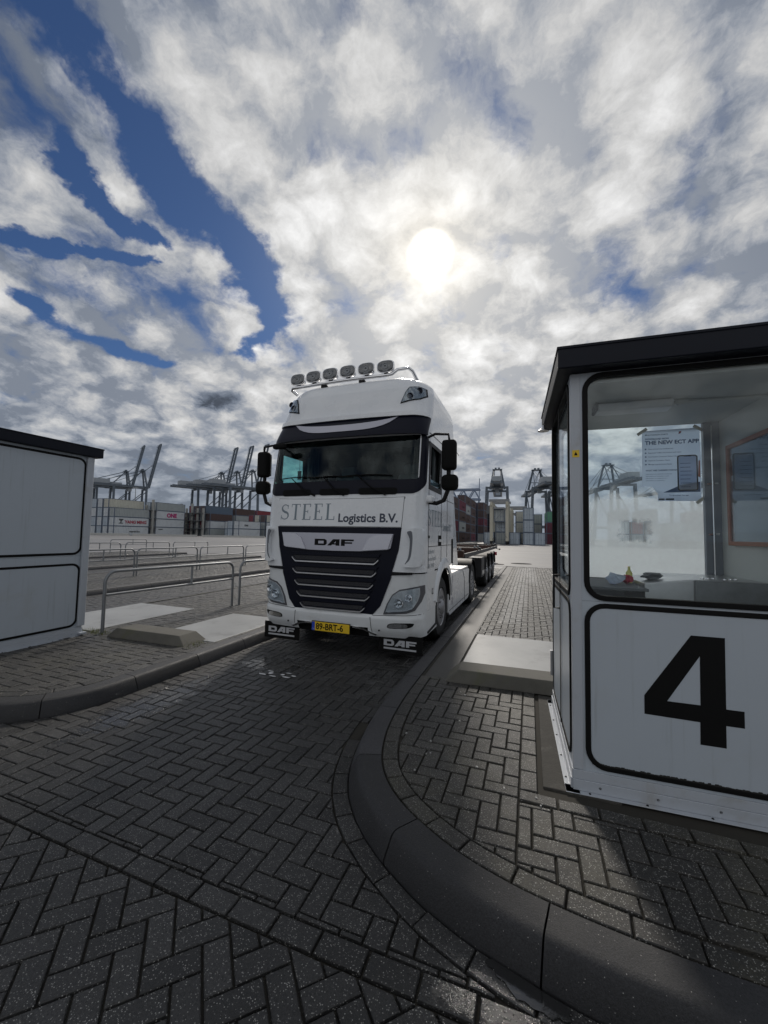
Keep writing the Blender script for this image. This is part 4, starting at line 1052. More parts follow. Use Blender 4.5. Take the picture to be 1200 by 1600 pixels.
def daf(s, fn, x, z, h, u):
    """wide block letters D A F"""
    t = h*.27
    P_ = lambda pts: s.add([fn(x+a*u, z+b_*h) for a, b_ in pts], [tuple(range(len(pts)))])
    P_([(0, 1), (.30, 1), (.30, 0), (0, 0)]); P_([(.30, 1), (.80, 1), (.92, .9), (.75, .70), (.30, .70)]); P_([(.30, .28), (.75, .28), (.92, .1), (.80, 0), (.30, 0)]); P_([(.92, .9), (1.0, .75), (1.0, .25), (.92, .1), (.75, .28), (.75, .70)])
    P_([(1.05, 0), (1.50, 1), (1.72, 1), (1.72, .66), (1.36, 0)]); P_([(1.72, 1), (2.02, 1), (2.02, 0), (1.72, 0)]); P_([(1.45, .16), (1.72, .16), (1.72, .38), (1.55, .38)])
    P_([(2.14, 1), (3.12, 1), (3.12, .74), (2.14, .74)]); P_([(2.14, .58), (3.0, .58), (3.0, .34), (2.14, .34)]); P_([(2.14, .34), (2.44, .34), (2.44, 0), (2.14, 0)]); P_([(2.14, .74), (2.44, .74), (2.44, .58), (2.14, .58)])
daf(dk, fB, -.30, 1.49, .090, .195); dk.build('lettering', M_ink, bg_, fixn=False)
# grille bars: silver lip with a perforated strip above
def mesh_mat():
    mt = bpy.data.materials.new('grille_mesh'); mt.use_nodes = True; t = NT(mt.node_tree); b = t.n['Principled BSDF']
    oc = t.node('ShaderNodeTexCoord').outputs['Object']; v = t.node('ShaderNodeTexVoronoi'); v.inputs['Scale'].default_value = 62; v.inputs['Randomness'].default_value = .25
    mp_ = t.node('ShaderNodeMapping'); t.l.new(oc, mp_.inputs[0]); mp_.inputs['Scale'].default_value = (1, 0, 1.3); t.l.new(mp_.outputs[0], v.inputs['Vector'])
    t.put(b.inputs['Base Color'], t.mix(t.ss(v.outputs['Distance'], .28, .36), (.002, .002, .003), (.05, .05, .055))); b.inputs['Roughness'].default_value = .6; b.inputs['Specular IOR Level'].default_value = .15
    return mt
M_mesh = mesh_mat()
for z, hw in ((1.265, .665), (1.10, .64), (.935, .60), (.78, .555), (.625, .49)):
    lip = [(-hw-.005, z+.055), (-hw+.03, z+.02)]+[(-hw+.06+(2*hw-.12)*k/10, z) for k in range(11)]+[(hw-.03, z+.02), (hw+.005, z+.055)]
    low = [(x, zz-.016) for x, zz in lip[::-1]]
    sl_ = patch('grille_bar', lip+low, M_alu, TR, .050, .035)
    patch('grille_mesh', [(-hw+.02, z+.072), (-hw+.05, z+.018)]+[(hw-.05, z+.018), (hw-.02, z+.072)], M_mesh, sl_, .030, .01)
    patch('grille_shelf', [(-hw-.03, z+.125), (-hw+.0, z+.085), (hw, z+.085), (hw+.03, z+.125)][::-1], M_navy, TR, .038, .02)
# corner panels with the tall air vents beside the grille
for sg_ in (-1, 1):
    F = (lambda p: p) if sg_ > 0 else mir
    tag_ = F([(.985, 2.14), (1.242, 2.22), (1.245, 1.80), (1.247, 1.22), (1.12, 1.165), (.865, 1.155), (.945, 1.46)])
    patch('corner_panel', tag_, M_white, TR, .010, .02)
    patch('air_deflector', curve(F([(1.04, 1.73), (1.225, 1.76), (1.246, 1.70), (1.247, 1.30), (1.22, 1.24), (.99, 1.235), (1.08, 1.33), (1.11, 1.60)])), M_white, TR, .085, .085, gx=.03)
    patch('vent_slot', curve(F([(1.05, 1.70), (1.122, 1.715), (1.135, 1.60), (1.115, 1.34), (1.03, 1.26), (1.09, 1.36), (1.105, 1.60)])), mat('vent_grey', (.12, .13, .15), .5), TR, .089, .012, gx=.03)
    # thin dark line between upper and lower front
    patch('split_line', F([(.78, 1.165), (1.12, 1.165), (1.12, 1.135), (.78, 1.115)]), M_black, TR, .012, .02)

# bumper: one white lower body laid on its own surface
def by(x, z):
    ax = abs(x); w_ = 1.25; r = .26; y = {0: 0}.get(0) + .11*(min(ax, w_)/1.25)**2.2 + interp([(.30, .03), (.40, -.035), (.56, -.045), (.60, -.012), (1.14, .0)], z)
    if ax > w_-r: t = min(ax, w_-.0005)-(w_-r); y += r-math.sqrt(max(r*r-t*t, 0))
    return y
def bshell():
    s = MB(); zs = [.30, .33, .37, .42, .48, .54, .565, .60, .64]+[.70+.055*k for k in range(9)]; rows = []
    xs = [-1.25+.16*math.sin(R(90*k/8))-0 for k in range(0)]
    ths = [R(-90+90*k/8) for k in range(9)]
    xrow = [-.99+.26*math.sin(a) for a in ths]+[-.99+1.98*k/40 for k in range(1, 40)]+[.99+.26*math.sin(R(90*k/8)) for k in range(9)]
    for z in zs:
        yc = by(1.25, z)
        rows.append([(-1.25, .98-.1*k, z) for k in range(5)]+[(x, by(x, z), z) for x in xrow]+[(1.25, .58+.1*k, z) for k in range(5)])
    n = len(rows[0]); vs = [p for r_ in rows for p in r_]; fs = []
    for i in range(len(rows)-1):
        for k in range(n-1):
            q = [rows[i][k], rows[i][k+1], rows[i+1][k+1], rows[i+1][k]]; cx, cy, cz = (sum(a[j] for a in q)/4 for j in range(3))
            if abs(cx) < .54 and cz < .40: continue        # opening under the plate
            if (cy-1.5)**2+(cz-.52)**2 < .60**2: continue
            fs.append((i*n+k, i*n+k+1, (i+1)*n+k+1, (i+1)*n+k))
    s.add(vs, fs); return s.build('bumper', M_whitelow, TR, smooth=True)
bmp = bshell()
MB().b(-.98, .98, .16, .20, .32, 1.14).build('bumper_backing', M_mat, bmp)
patch('grille_lower', grille_out()[3:13]+[], M_navy, TR, .014, .03, fn=by) if False else None
lipc = [(-.66, .335), (-.60, .355), (-.50, .405), (-.36, .425), (0, .432), (.36, .425), (.50, .405), (.60, .355), (.66, .335)]
patch('lower_lip', lipc+[(x*.97, z-.022) for x, z in lipc[::-1]], M_chrome, bmp, .012, .03, fn=by)
MB().b(-.62, .62, .10, .14, .27, .46).build('lower_grille', M_mat, bmp)
for x0, x1 in ((-.36, .24),):
    pl = MB(); yq = by(0, .42)-.055; pl.b(-.26, .31, yq, yq+.012, .325, .445); plo = pl.build('number_plate', M_yellow, TR, bevel=.003)
    MB().b(-.268, .318, yq+.004, yq+.02, .317, .453).build('plate_frame', M_black, plo, bevel=.003)
    MB().b(-.258, -.213, yq-.001, yq, .327, .443).build('blue_band', M_bluep, plo)
    pt = MB(); text(pt, '89-BRT-6', lambda a, b_: (a, yq-.0015, b_), .118, .0028, .90, ox=-.197, oz=.346); pt.build('lettering', M_ink, plo, fixn=False)
    nl = MB(); text(nl, 'NL', lambda a, b_: (a, yq-.002, b_), .032, 0, .9, ox=-.254, oz=.337); nl.build('country_letters', M_paper, plo, fixn=False)
for sg_ in (-1, 1):
    F = (lambda p: p) if sg_ > 0 else mir
    patch('seam', F([(.60, .588), (1.235, .612), (1.235, .606), (.60, .582)]), M_black, bmp, .003, .006, fn=by)
    patch('seam', F([(.572, .56), (.578, .56), (.600, .36), (.594, .36)]), M_black, bmp, .003, .006, fn=by)
    MB().lathe([(0, .012), (-.006, .012), (-.008, .008)], (sg_*.70, by(.70, .40), .395), 'Y', 12).build('parking_sensor', M_black, bmp)
# mudflaps below the bumper
for x0 in (-1.18, .66):
    fl = MB(); fl.b(x0, x0+.60, .105, .12, .095, .33); fo = fl.build('mud_flap', M_mat, TR)
    tx = MB(); daf(tx, lambda a, b_: (a, .1035, b_), x0+.07, .185, .080, .145); rect(tx, lambda a, b_: (a, .1035, b_), x0+.07, x0+.52, .140, .163); tx.build('lettering', mat('grey_white_print', (.45, .46, .48), .5), fo, fixn=False)

# headlamps, fog lamps, roof lamps
HL = [(.745, .605), (.79, .74), (.86, .865), (.955, .935), (1.10, .965), (1.240, .99), (1.243, .88), (1.215, .775), (1.15, .665), (1.05, .63)]
for sg_ in (-1, 1):
    F = (lambda p: p) if sg_ > 0 else mir
    hl = patch('headlamp', F(HL), mat('lamp_bezel', (.10, .10, .11), .35, metal=.3), TR, .012, .02, fn=by, gx=.04, gz=.04)
    ctr = (sum(p[0] for p in HL)/len(HL), sum(p[1] for p in HL)/len(HL))
    sc2 = lambda k, P=HL: [(ctr[0]-.012+(x-ctr[0])*k, ctr[1]+(z-ctr[1])*k) for x, z in P]
    patch('reflector', F(sc2(.85)), mat('headlamp_inner', (.62, .63, .64), .22, metal=.4, var=.45, vscale=26), hl, .016, .01, fn=by, gx=.04, gz=.04)
    for hx, hz, hr in ((.955, .76, .062), (1.075, .83, .052)):
        MB().lathe([(0, hr), (-.02, hr), (-.026, hr*.9), (-.02, hr*.8), (.0, hr*.45), (-.012, hr*.2)], (sg_*hx, by(hx, hz)-.016, hz), 'Y', 24).build('lamp_bowl', M_chrome, hl, smooth=True)
    q = [(sg_*x, by(x, z)-.022, z) for x, z in [(.81, .64), (.88, .655), (.97, .66), (1.06, .675), (1.12, .70)]]
    MB().tube(q, .011, 8).build('daylight_strip', mat('lamp_strip', (.6, .6, .62), .3), hl, smooth=True)
    patch('lamp_glass', F(sc2(.88)), M_lens, hl, .046, .003, fn=by, gx=.04, gz=.04)
    fg = patch('fog_lamp', curve(F([(.80, .425), (.82, .50), (1.16, .515), (1.12, .445)])), M_mat, TR, .004, .01, fn=by, gx=.04)
    patch('lamp_glass', curve(F([(.815, .435), (.83, .490), (1.05, .503), (1.08, .47), (1.06, .445)])), mat('fog_chrome', (.45, .46, .47), .18, metal=.9, var=.4, vscale=40), fg, .010, .008, fn=by, gx=.04)
    RLp = [(.835, 3.53), (.89, 3.71), (.935, 3.80), (1.06, 3.825), (1.155, 3.80), (1.18, 3.67), (1.10, 3.60)]
    rl = patch('roof_lamp', F(RLp), M_black, TR, .008, .02, gx=.03, gz=.04)
    cc = (1.015, 3.69)
    patch('reflector', F([(cc[0]+(x-cc[0])*.88, cc[1]+(z-cc[1])*.86) for x, z in RLp]), mat('lamp_inner', (.34, .35, .36), .22, metal=.85), rl, .013, .01, gx=.03, gz=.04)
    for hx, hz in ((.965, 3.64), (1.075, 3.74)):
        MB().lathe([(0, .048), (-.016, .048), (-.022, .04), (-.012, .02)], (sg_*hx, fy(hx, hz)-.010, hz), 'Y', 20).build('lamp_bowl', M_navy, rl, smooth=True)
    patch('lamp_glass', F([(cc[0]+(x-cc[0])*.93, cc[1]+(z-cc[1])*.92) for x, z in RLp]), M_lens, rl, .034, .003, gx=.03, gz=.04)

# sun visor band and the silver flash
def vy(x, z):      # leans out towards its lower edge
    return fy(x, max(z, 3.06)) - .13*max(0, min(1, (3.345-z)/.28))*(1-.35*(abs(x)/1.25)**4) + (.0)
vt = [(-1.24+2.48*k/20, 3.335) for k in range(21)]
vb = [(1.24-2.48*k/20, 3.045-.0*abs(1.24-2.48*k/20)) for k in range(21)]
vis = patch('sun_visor', vt+vb, M_navy, TR, .010, .035, fn=vy, gx=.06, gz=.04)
flt = [(-.84+1.66*k/16, 3.322-.075*(1-abs((-.84+1.66*k/16+.01)/.83)**2.5)) for k in range(17)]
flb = [(.72-1.46*k/16, 3.235-.100*(1-abs((.72-1.46*k/16+.01)/.73)**4)+0) for k in range(17)]
patch('visor_flash', [(-.86, 3.332)]+flt[1:-1]+[(.84, 3.332)]+flb, M_silver, vis, .020, .015, fn=vy, gx=.06, gz=.04)
# crease under the high roof
patch('roof_lip', [(-1.235, 3.40), (1.235, 3.40), (1.235, 3.335), (-1.235, 3.335)], M_white, TR, .045, .045)

# light bar on the roof
lbm = [(-1.14, .72, 4.00), (-1.17, .60, 4.04), (-1.12, .545, 4.055)]+[(-1.02+.17*k, .50+.06*abs((-1.02+.17*k)/1.02)**2, 4.055+.0*k) for k in range(1, 10)]+[(.62, .53, 4.065), (.70, .56, 4.14), (.78, .62, 4.17), (.84, .66, 4.19), (.89, .72, 4.16), (.95, .84, 4.02), (.96, .90, 3.92)]
lbo = MB().tube(lbm, .026, 12).build('light_bar', M_chrome, TR, smooth=True)
for x in (-.52, .14): MB().b(x-.05, x+.05, .50, .60, 3.985, 4.03).build('bar_bracket', M_black, lbo, bevel=.008)
for k in range(6):
    x = -1.03+.312*k; y = .50+.05*abs(x)**2
    sp = MB(); sp.lathe([(.12, .02), (.11, .055), (.05, .092), (0, .100), (-.012, .103), (-.02, .097)], (x, y, 4.19), 'Y', 32, sx=1.38, sz=.95, pw=.72); spo = sp.build('spot_lamp', M_chrome, TR, smooth=True)
    MB().lathe([(-.0215, .092), (-.028, .086), (-.032, .06), (-.034, .01)], (x, y, 4.19), 'Y', 32, sx=1.38, sz=.95, pw=.72).build('lamp_glass', mat('spot_lens', (.10, .105, .11), .16, metal=.6, var=.7, vscale=34, coat=1), spo, smooth=True)
    MB().lathe([(-.033, .05), (-.040, .048), (-.040, .040), (-.034, .034)], (x, y, 4.19), 'Y', 18).build('lamp_ring', M_galv, spo, smooth=True)
    MB().b(x-.03, x+.03, y+.0, y+.06, 4.07, 4.10).build('lamp_foot', M_black, spo, bevel=.006)

# mirrors
def rbox(c, d, r_, name, m, parent):
    bm = bmesh.new(); bmesh.ops.create_cube(bm, size=1)
    for v in bm.verts: v.co = Vector((v.co.x*d[0], v.co.y*d[1], v.co.z*d[2]))
    bmesh.ops.bevel(bm, geom=bm.edges[:]+bm.verts[:], offset=r_, segments=5, affect='EDGES', profile=.55, clamp_overlap=True)
    for v in bm.verts: v.co += Vector(c)
    me = bpy.data.meshes.new(name); bm.to_mesh(me); bm.free(); me.materials.append(m)
    for p in me.polygons: p.use_smooth = True
    o = bpy.data.objects.new(name, me); C.objects.link(o); o.parent = parent; return o
for sg_ in (-1, 1):
    ma = MB().tube([(sg_*1.24, .36, 3.02), (sg_*1.34, .35, 3.06), (sg_*1.52, .38, 3.05), (sg_*1.53, .40, 2.96)], .018, 10).build('mirror_arm', M_black, TR, smooth=True); ma = MB().tube([(sg_*1.24, .40, 2.12), (sg_*1.36, .40, 2.10), (sg_*1.46, .40, 2.14), (sg_*1.52, .41, 2.30)], .030, 10).tube([(sg_*1.52, .41, 2.30), (sg_*1.52, .42, 2.62)], .03, 10).build('mirror_arm', M_black, TR, smooth=True)
    rbox((sg_*1.53, .40, 2.765), (.20, .15, .42), .055, 'mirror_housing', M_mat, ma)
    rbox((sg_*1.54, .41, 2.385), (.225, .17, .22), .07, 'mirror_housing', M_mat, ma)
    for zc_, hz in ((2.765, .36), (2.385, .15)): MB().b(sg_*1.53-.08, sg_*1.53+.08, .4785, .498, zc_-hz/2, zc_+hz/2).build('mirror_glass', M_chrome, ma, bevel=.004)
    rbox((sg_*1.275, .37, 2.155), (.10, .20, .10), .03, 'mirror_mount', M_white, ma)
fm = MB().tube([(-1.12, .22, 3.02), (-1.06, .06, 3.0), (-1.0, .04, 2.97)], .012, 8).build('mirror_arm', M_black, TR, smooth=True)
rbox((-.98, .04, 2.955), (.22, .09, .08), .035, 'mirror_housing', M_mat, fm)
rbox((-.80, .40, 2.90), (.24, .10, .12), .04, 'inner_mirror', M_mat, TR)

# sides: doors, windows, handles, lettering
def sidefn(sg_, d): return lambda y, z, e=0.: (sg_*(interp(WZ, z)+d+e), y, z)
for sg_ in (-1, 1):
    fs_ = sidefn(sg_, 0); fp = lambda a, z, d: (sg_*(1.25+d), a, z)
    wf = MB(); outer = [(.41, 2.98), (1.20, 3.00), (1.20, 2.30), (.38, 2.30)]; inn = [(.50, 2.93), (1.13, 2.94), (1.13, 2.37), (.46, 2.37)]
    n = 4; vs = [fp(a, z, d) for d in (-.03, .006) for q in (outer, inn) for a, z in q]; fsx = []
    for k in range(4):
        j = (k+1) % 4; fsx += [(k, j, 4+j, 4+k), (8+k, 12+k, 12+j, 8+j), (k, 8+k, 8+j, j), (4+k, 4+j, 12+j, 12+k)]
    wf.add(vs, fsx); dw = wf.build('door_window_frame', M_black, TR)
    if sg_ < 0: MB().prism(inn, fp, -.016, -.012).build('window_pane', M_side, dw)
    else: MB().prism([(.47, 2.37), (1.12, 2.37), (1.12, 2.46), (.48, 2.46)], fp, -.016, -.012).build('window_pane', M_side, dw)
    gp = MB()                      # shut lines
    for a, b_ in (((.40, 2.29), (.40, 1.20)), ((1.24, 3.08), (1.24, 1.24)), ((.42, 3.10), (1.24, 3.12)), ((1.70, 3.2), (1.70, 1.3)), ((1.24, 2.25), (2.27, 2.25)), ((.42, 1.50), (2.27, 1.50))):
        gp.bar(fp(*a, .0), fp(*b_, .0), .008, .008)
    gp.build('shut_line', M_black, TR)
    hd = MB().b(sg_*1.245, sg_*1.256, 1.02, 1.22, 1.50, 1.66).build('door_handle', M_mat, TR, bevel=.004)
    MB().b(sg_*1.252, sg_*1.275, 1.04, 1.20, 1.56, 1.60).build('handle_grip', M_white, hd, bevel=.006)
    MB().tube([(sg_*1.25, 1.22, 1.40), (sg_*1.285, 1.20, 1.42), (sg_*1.285, 1.20, 2.2), (sg_*1.25, 1.22, 2.22)], .012, 8).build('grab_rail', M_galv, TR, smooth=True) if sg_ < 0 else None
    # wheel arch lip and fender
    ar = MB(); N = 22; prof = [(.62, .0), (.62, .028), (.72, .028), (.78, .004)]
    for i in range(N+1):
        a = R(8+ (166-8)*i/N)
        for r_, d in prof: ar.v.append((sg_*(1.245+d), 1.5+r_*math.cos(a)*1.0, .52+r_*math.sin(a)))
    for i in range(N):
        for k in range(3): ar.f.append((i*4+k, i*4+k+1, (i+1)*4+k+1, (i+1)*4+k)); ar.t.append(1)
    ar.build('wheel_arch', M_white, TR, smooth=True)
    il = MB()
    for i in range(N+1):
        a = R(0+180*i/N)
        for x in (sg_*1.24, sg_*.85): il.v.append((x, 1.5+.61*math.cos(a), .52+.61*math.sin(a)))
    for i in range(N): il.f.append((i*2, i*2+1, i*2+3, i*2+2)); il.t.append(1)
    il.build('arch_liner', M_mat, TR)
    # fender corner between bumper and door with the entry steps
    fe = MB(); fe.prism([(.36, 1.165), (.80, 1.165), (.80, 1.02), (.93, .76), (.90, .62), (.36, .62)], fp, -.03, .002); fe.build('fender', M_white, TR, bevel=.003)
    stp = MB(); stp.prism([(.38, .60), (.89, .60), (.89, .36), (.42, .33)], fp, -.12, -.004); so = stp.build('step_box', M_silver, TR, bevel=.004)
    MB().prism([(.40, .345), (.90, .375), (.90, .345), (.42, .315)], fp, -.1, .012).build('step_edge', M_black, so)
    # side fairing behind the cab door down to the skirt
    ff = MB(); ff.prism([(2.12, 1.16), (2.28, 1.13), (2.28, 1.60), (2.1, 1.60)], fp, -.03, .0); ff.build('fairing_foot', M_white, TR)
    sf = MB()
    rowsf = [(2.285, 1.12), (2.285, 3.45), (2.36, 3.90), (2.52, 4.16), (2.76, 4.18), (2.82, 4.0), (2.82, 1.10)]
    sf.prism(rowsf, lambda a, z, d: (sg_*((1.25 if z < 3.45 else 1.25-(z-3.45)*.35)+d), a, z), -.035, 0); sfo = sf.build('side_deflector', M_white, TR, bevel=.006)
    MB().bar((sg_*1.252, 2.30, 3.28), (sg_*1.252, 2.82, 3.25), .008).build('panel_joint', M_black, sfo)
rd = MB(); rd.add([(-.85, 2.0, 4.06), (.85, 2.0, 4.06), (.95, 2.75, 4.16), (-.95, 2.75, 4.16), (-.85, 2.0, 3.95), (.85, 2.0, 3.95), (.95, 2.75, 3.9), (-.95, 2.75, 3.9)], [(0, 1, 2, 3), (4, 5, 6, 7), (0, 1, 5, 4), (1, 2, 6, 5), (2, 3, 7, 6), (3, 0, 4, 7)])
rd.build('roof_deflector', M_white, TR, bevel=.01)
fsd = lambda a, z: (1.2535, a, z)
sw = MB(); serif_word(sw, fsd, 'STEEL', .36, 1.79, .235, .20); sw.build('lettering', M_greyink, TR, fixn=False)
sw = MB(); text(sw, 'Logistics B.V.', fsd, .17, .003, .75, ox=1.36, oz=1.74); sw.build('lettering', M_greyink, TR, fixn=False)
for k, b_ in enumerate(('Oud-Beijerland', 'www.steellogistics.nl', '0186 - 769 850')):
    sw = MB(); text(sw, b_, fsd, .085, 0, .72, ox=.38, oz=1.40-.10*k); sw.build('lettering', M_greyink, TR, fixn=False)
sw = MB(); text(sw, '02', lambda a, z: (1.2565, a, z), .12, .001, .8, ox=.62, oz=.82); sw.build('lettering', M_ink, TR, fixn=False)
MB().b(1.252, 1.256, .38, .46, 1.62, 1.655).build('side_badge', M_ink, TR)

# wheels
def wheel(name, c, parent, sg_, tw=.30, r_=.50, twin=False, rimd=.0):
    o = c[0]; t = MB(); hw = tw/2
    for q in ((0,) if not twin else (0, -sg_*.33)):
        t.lathe([(-hw+.03, r_*.58), (-hw, r_*.64), (-hw, r_*.90), (-hw+.035, r_*.985), (-hw+.05, r_), (-.05, r_), (-.045, r_-.012), (-.035, r_-.012), (-.03, r_), (.03, r_), (.035, r_-.012), (.045, r_-.012), (.05, r_), (hw-.05, r_), (hw-.035, r_*.985), (hw, r_*.90), (hw, r_*.64), (hw-.03, r_*.58)], (c[0]+q, c[1], c[2]), 'X', 40)
    w_ = t.build(name, M_tyre, parent, smooth=True)
    s = sg_; prof = [(s*(hw-.01), r_*.60), (s*(hw-.0), r_*.585), (s*(hw-.03), r_*.54), (s*(hw-.06 if not twin else -.02), r_*.50), (s*(hw-.03 if not twin else -.06), r_*.34), (s*(hw-.01 if not twin else -.06), r_*.30), (s*(hw+.03 if not twin else .04), r_*.20), (s*(hw+.045 if not twin else .05), r_*.10)]
    rm = MB().lathe(prof, c, 'X', 36).build('rim', M_rim, w_, smooth=True)
    nt = MB()
    for k in range(10): a = k*math.pi/5; nt.lathe([(s*(hw-.03), .018), (s*(hw+.02), .016)], (c[0], c[1]+.165*math.cos(a), c[2]+.165*math.sin(a)), 'X', 8)
    nt.build('wheel_nuts', M_rim, rm)
    hh = MB()
    for k in range(8): a = (k+.5)*math.pi/4; hh.lathe([(s*(hw-.055), .028), (s*(hw-.048), .028)], (c[0], c[1]+r_*.43*math.cos(a), c[2]+r_*.43*math.sin(a)), 'X', 10)
    if not twin: hh.build('hand_holes', M_mat, rm)
    return w_
for sg_ in (-1, 1):
    wheel('wheel', (sg_*1.06, 1.50, .50), TR, sg_)
    wheel('wheel', (sg_*1.06, 5.18, .50), TR, sg_, twin=True)
    # skirts and tank covers between the axles
    sk = MB(); sk.prism([(2.10, .98), (4.56, .90), (4.58, .30), (4.40, .24), (2.18, .24), (2.10, .30)], lambda a, z, d: (sg_*(1.22+d), a, z), -.04, .0); sko = sk.build('side_skirt', M_white, TR, bevel=.01)
    lk_ = MB(); lk_.bar((sg_*1.222, 3.62, .93), (sg_*1.222, 3.85, .74), .008).bar((sg_*1.222, 3.85, .74), (sg_*1.222, 3.90, .26), .008).bar((sg_*1.222, 2.15, .33), (sg_*1.222, 4.5, .33), .008); lk_.build('shut_line', M_black, sko)
    for y, z in ((2.35, .80), (2.35, .40)): MB().b(sg_*1.2205, sg_*1.223, y, y+.13, z, z+.13).build('sticker', M_silver, sko)
    MB().b(sg_*.62, sg_*1.205, 2.12, 4.50, .86, .965).build('deck_plate', M_alu, sko, bevel=.01)
    MB().b(sg_*.66, sg_*1.17, 2.15, 4.50, .30, .85).build('fuel_tank', M_alu, sko, bevel=.06)
    MB().tube([(sg_*1.0, 2.2, .99), (sg_*1.1, 2.7, 1.02), (sg_*.9, 3.2, 1.0), (sg_*.7, 3.3, 1.05)], .018, 8).build('hose', M_black, sko, smooth=True)
    # rear mudguard
    mg = MB(); N = 16
    for i in range(N+1):
        a = R(5+170*i/N)
        for x in (sg_*1.24, sg_*.62): mg.v.append((x, 5.18+.60*math.cos(a), .50+.60*math.sin(a)))
        for x in (sg_*1.24, sg_*.62): mg.v.append((x, 5.18+.575*math.cos(a), .50+.575*math.sin(a)))
    for i in range(N):
        b0, b1 = i*4, (i+1)*4
        for p, q in ((0, 1), (3, 2), (2, 0), (1, 3)): mg.f.append((b0+p, b0+q, b1+q, b1+p)); mg.t.append(1)
    mg.build('mudguard', M_black, TR, smooth=True)
ch = MB()
for x in (-.38, .38): ch.b(x-.04, x+.04, .3, 6.1, .68, .94)
for y in (2.3, 3.2, 4.2, 5.2, 6.0): ch.b(-.34, .34, y-.04, y+.04, .70, .92)
cho = ch.build('chassis_frame', M_chassis, TR)
MB().lathe([(0, .46), (.06, .46), (.09, .40)], (0, 4.95, 1.0), 'Z', 28).build('fifth_wheel', M_chassis, TR, smooth=True)
MB().tube([(-.95, 1.5, .50), (.95, 1.5, .50)], .07, 12).tube([(-.95, 5.18, .50), (.95, 5.18, .50)], .10, 12).build('axle', M_chassis, TR, smooth=True)
MB().b(-.55, .55, .5, 2.2, .55, 1.15).build('engine_block', M_mat, TR, bevel=.05)
MB().b(-.30, .30, 2.285, 2.40, 1.1, 2.2).build('exhaust_stack_cover', M_chassis, TR, bevel=.02)
# cab inside
db = MB(); db.prism([(.36, 2.18), (.40, 2.30), (.62, 2.34), (.86, 2.26), (.95, 2.10), (.95, 1.6), (.36, 1.6)], lambda a, z, d: (d, a+.12*abs(d)**2*.3, z), -1.12, 1.12); db.build('dashboard', M_dark, TR, bevel=.02)
MB().tube([(.62+.23*math.cos(k*math.pi/10), .98+.05*math.sin(k*math.pi/10), 2.26+.20*math.sin(k*math.pi/10)) for k in range(21)], .016, 8).build('steering_wheel', M_mat, TR, smooth=True)
for x in (-.62, .62):
    sb = rbox((x, 1.45, 1.95), (.52, .52, .18), .06, 'seat', M_trim, TR); rbox((x, 1.72, 2.35), (.50, .16, .78), .07, 'backrest', M_trim, sb); rbox((x, 1.72, 2.82), (.28, .12, .18), .05, 'headrest', M_trim, sb)
MB().b(-1.19, 1.19, 1.98, 2.22, 1.3, 3.3).build('bunk_wall', M_dark, TR)
MB().b(-1.15, 1.15, .5, 2.0, 3.28, 3.32).build('roof_shelf', M_dark, TR)
MB().b(-.02, .12, .50, .60, 2.345, 2.40).build('dash_screen', M_mat, TR, bevel=.005)
MB().add([(.60, .44, 2.352), (.98, .45, 2.352), (.98, .50, 2.43), (.60, .49, 2.43)], [(0, 1, 2, 3)]).build('permit_card', mat('card_pale', (.45, .55, .50), .6), TR)
MB().b(-1.05, -.62, .45, .52, 2.35, 2.375).build('permit_card', mat('card_teal', (.20, .40, .40), .6), TR)
cu_ = MB()
for sg_ in (-1, 1):
    for k in range(7): cu_ = MB().tube([(sg_*1.14, 1.16+.05*k, 2.25), (sg_*1.14, 1.16+.05*k, 3.2)], .028, 8).build('curtain_fold', M_trim, TR, smooth=True) if k in (0, 2, 4, 6) else cu_
MB().tube([(-.86, .42, 2.86), (-.86, .42, 2.64)], .003, 6).build('cord', M_mat, TR); MB().b(-.895, -.825, .415, .425, 2.50, 2.64).build('hanging_tag', M_trim, TR, bevel=.004)
MB().b(-1.0, 1.0, .40, .62, 3.04, 3.08).build('inner_visor', M_dark, TR)

# ------------------------------------------------------------------ container trailer behind the tractor
TL = empty('container_trailer', (-2.56, 8.6, 0)); tag(TL, 'long black skeletal container trailer with rust-red crossbars behind the white truck', 'trailer')
fr = MB()
for x in (-.42, .42): fr.b(x-.06, x+.06, .2, 9.6, 1.02, 1.26)
fr.build('frame_rail', M_chassis, TL)
for y in (.1, 2.6, 3.3, 6.4, 9.55):
    MB().b(-1.22, 1.22, y-.08, y+.08, 1.20, 1.34).build('crossbeam', M_rust if y in (2.6, 6.4, .1) else M_chassis, TL, bevel=.01)
    for x in (-1.13, 1.13): MB().lathe([(0, .035), (.05, .03), (.06, .015)], (x, y, 1.34), 'Z', 10).build('twist_lock', M_galv, TL)
for x in (-1.21, 1.21): MB().b(x-.02, x+.02, .2, 9.5, 1.17, 1.27).build('side_rail', M_chassis, TL)
MB().b(-.95, .95, 2.0, 2.6, 1.0, 1.18).build('gooseneck_plate', M_rust, TL)
for x in (-.8, .8):
    lg = MB().b(x-.06, x+.06, 2.9, 3.05, .35, 1.15).build('landing_leg', M_chassis, TL); MB().b(x-.12, x+.12, 2.85, 3.1, .28, .345).build('leg_foot', M_galv, lg)
for y in (5.2, 6.5, 7.8):
    for sg_ in (-1, 1):
        wheel('wheel', (sg_*1.02, y, .50), TL, sg_, tw=.36)
        mg = MB(); N = 12
        for i in range(N+1):
            a = R(12+156*i/N)
            for r_ in (.60, .58):
                for x in (sg_*1.24, sg_*.80): mg.v.append((x, y+r_*math.cos(a), .50+r_*math.sin(a)))
        for i in range(N):
            for p, q in ((0, 1), (3, 2), (2, 0), (1, 3)): mg.f.append((i*4+p, i*4+q, i*4+4+q, i*4+4+p)); mg.t.append(1)
        mg.build('mudguard', M_black, TL, smooth=True)
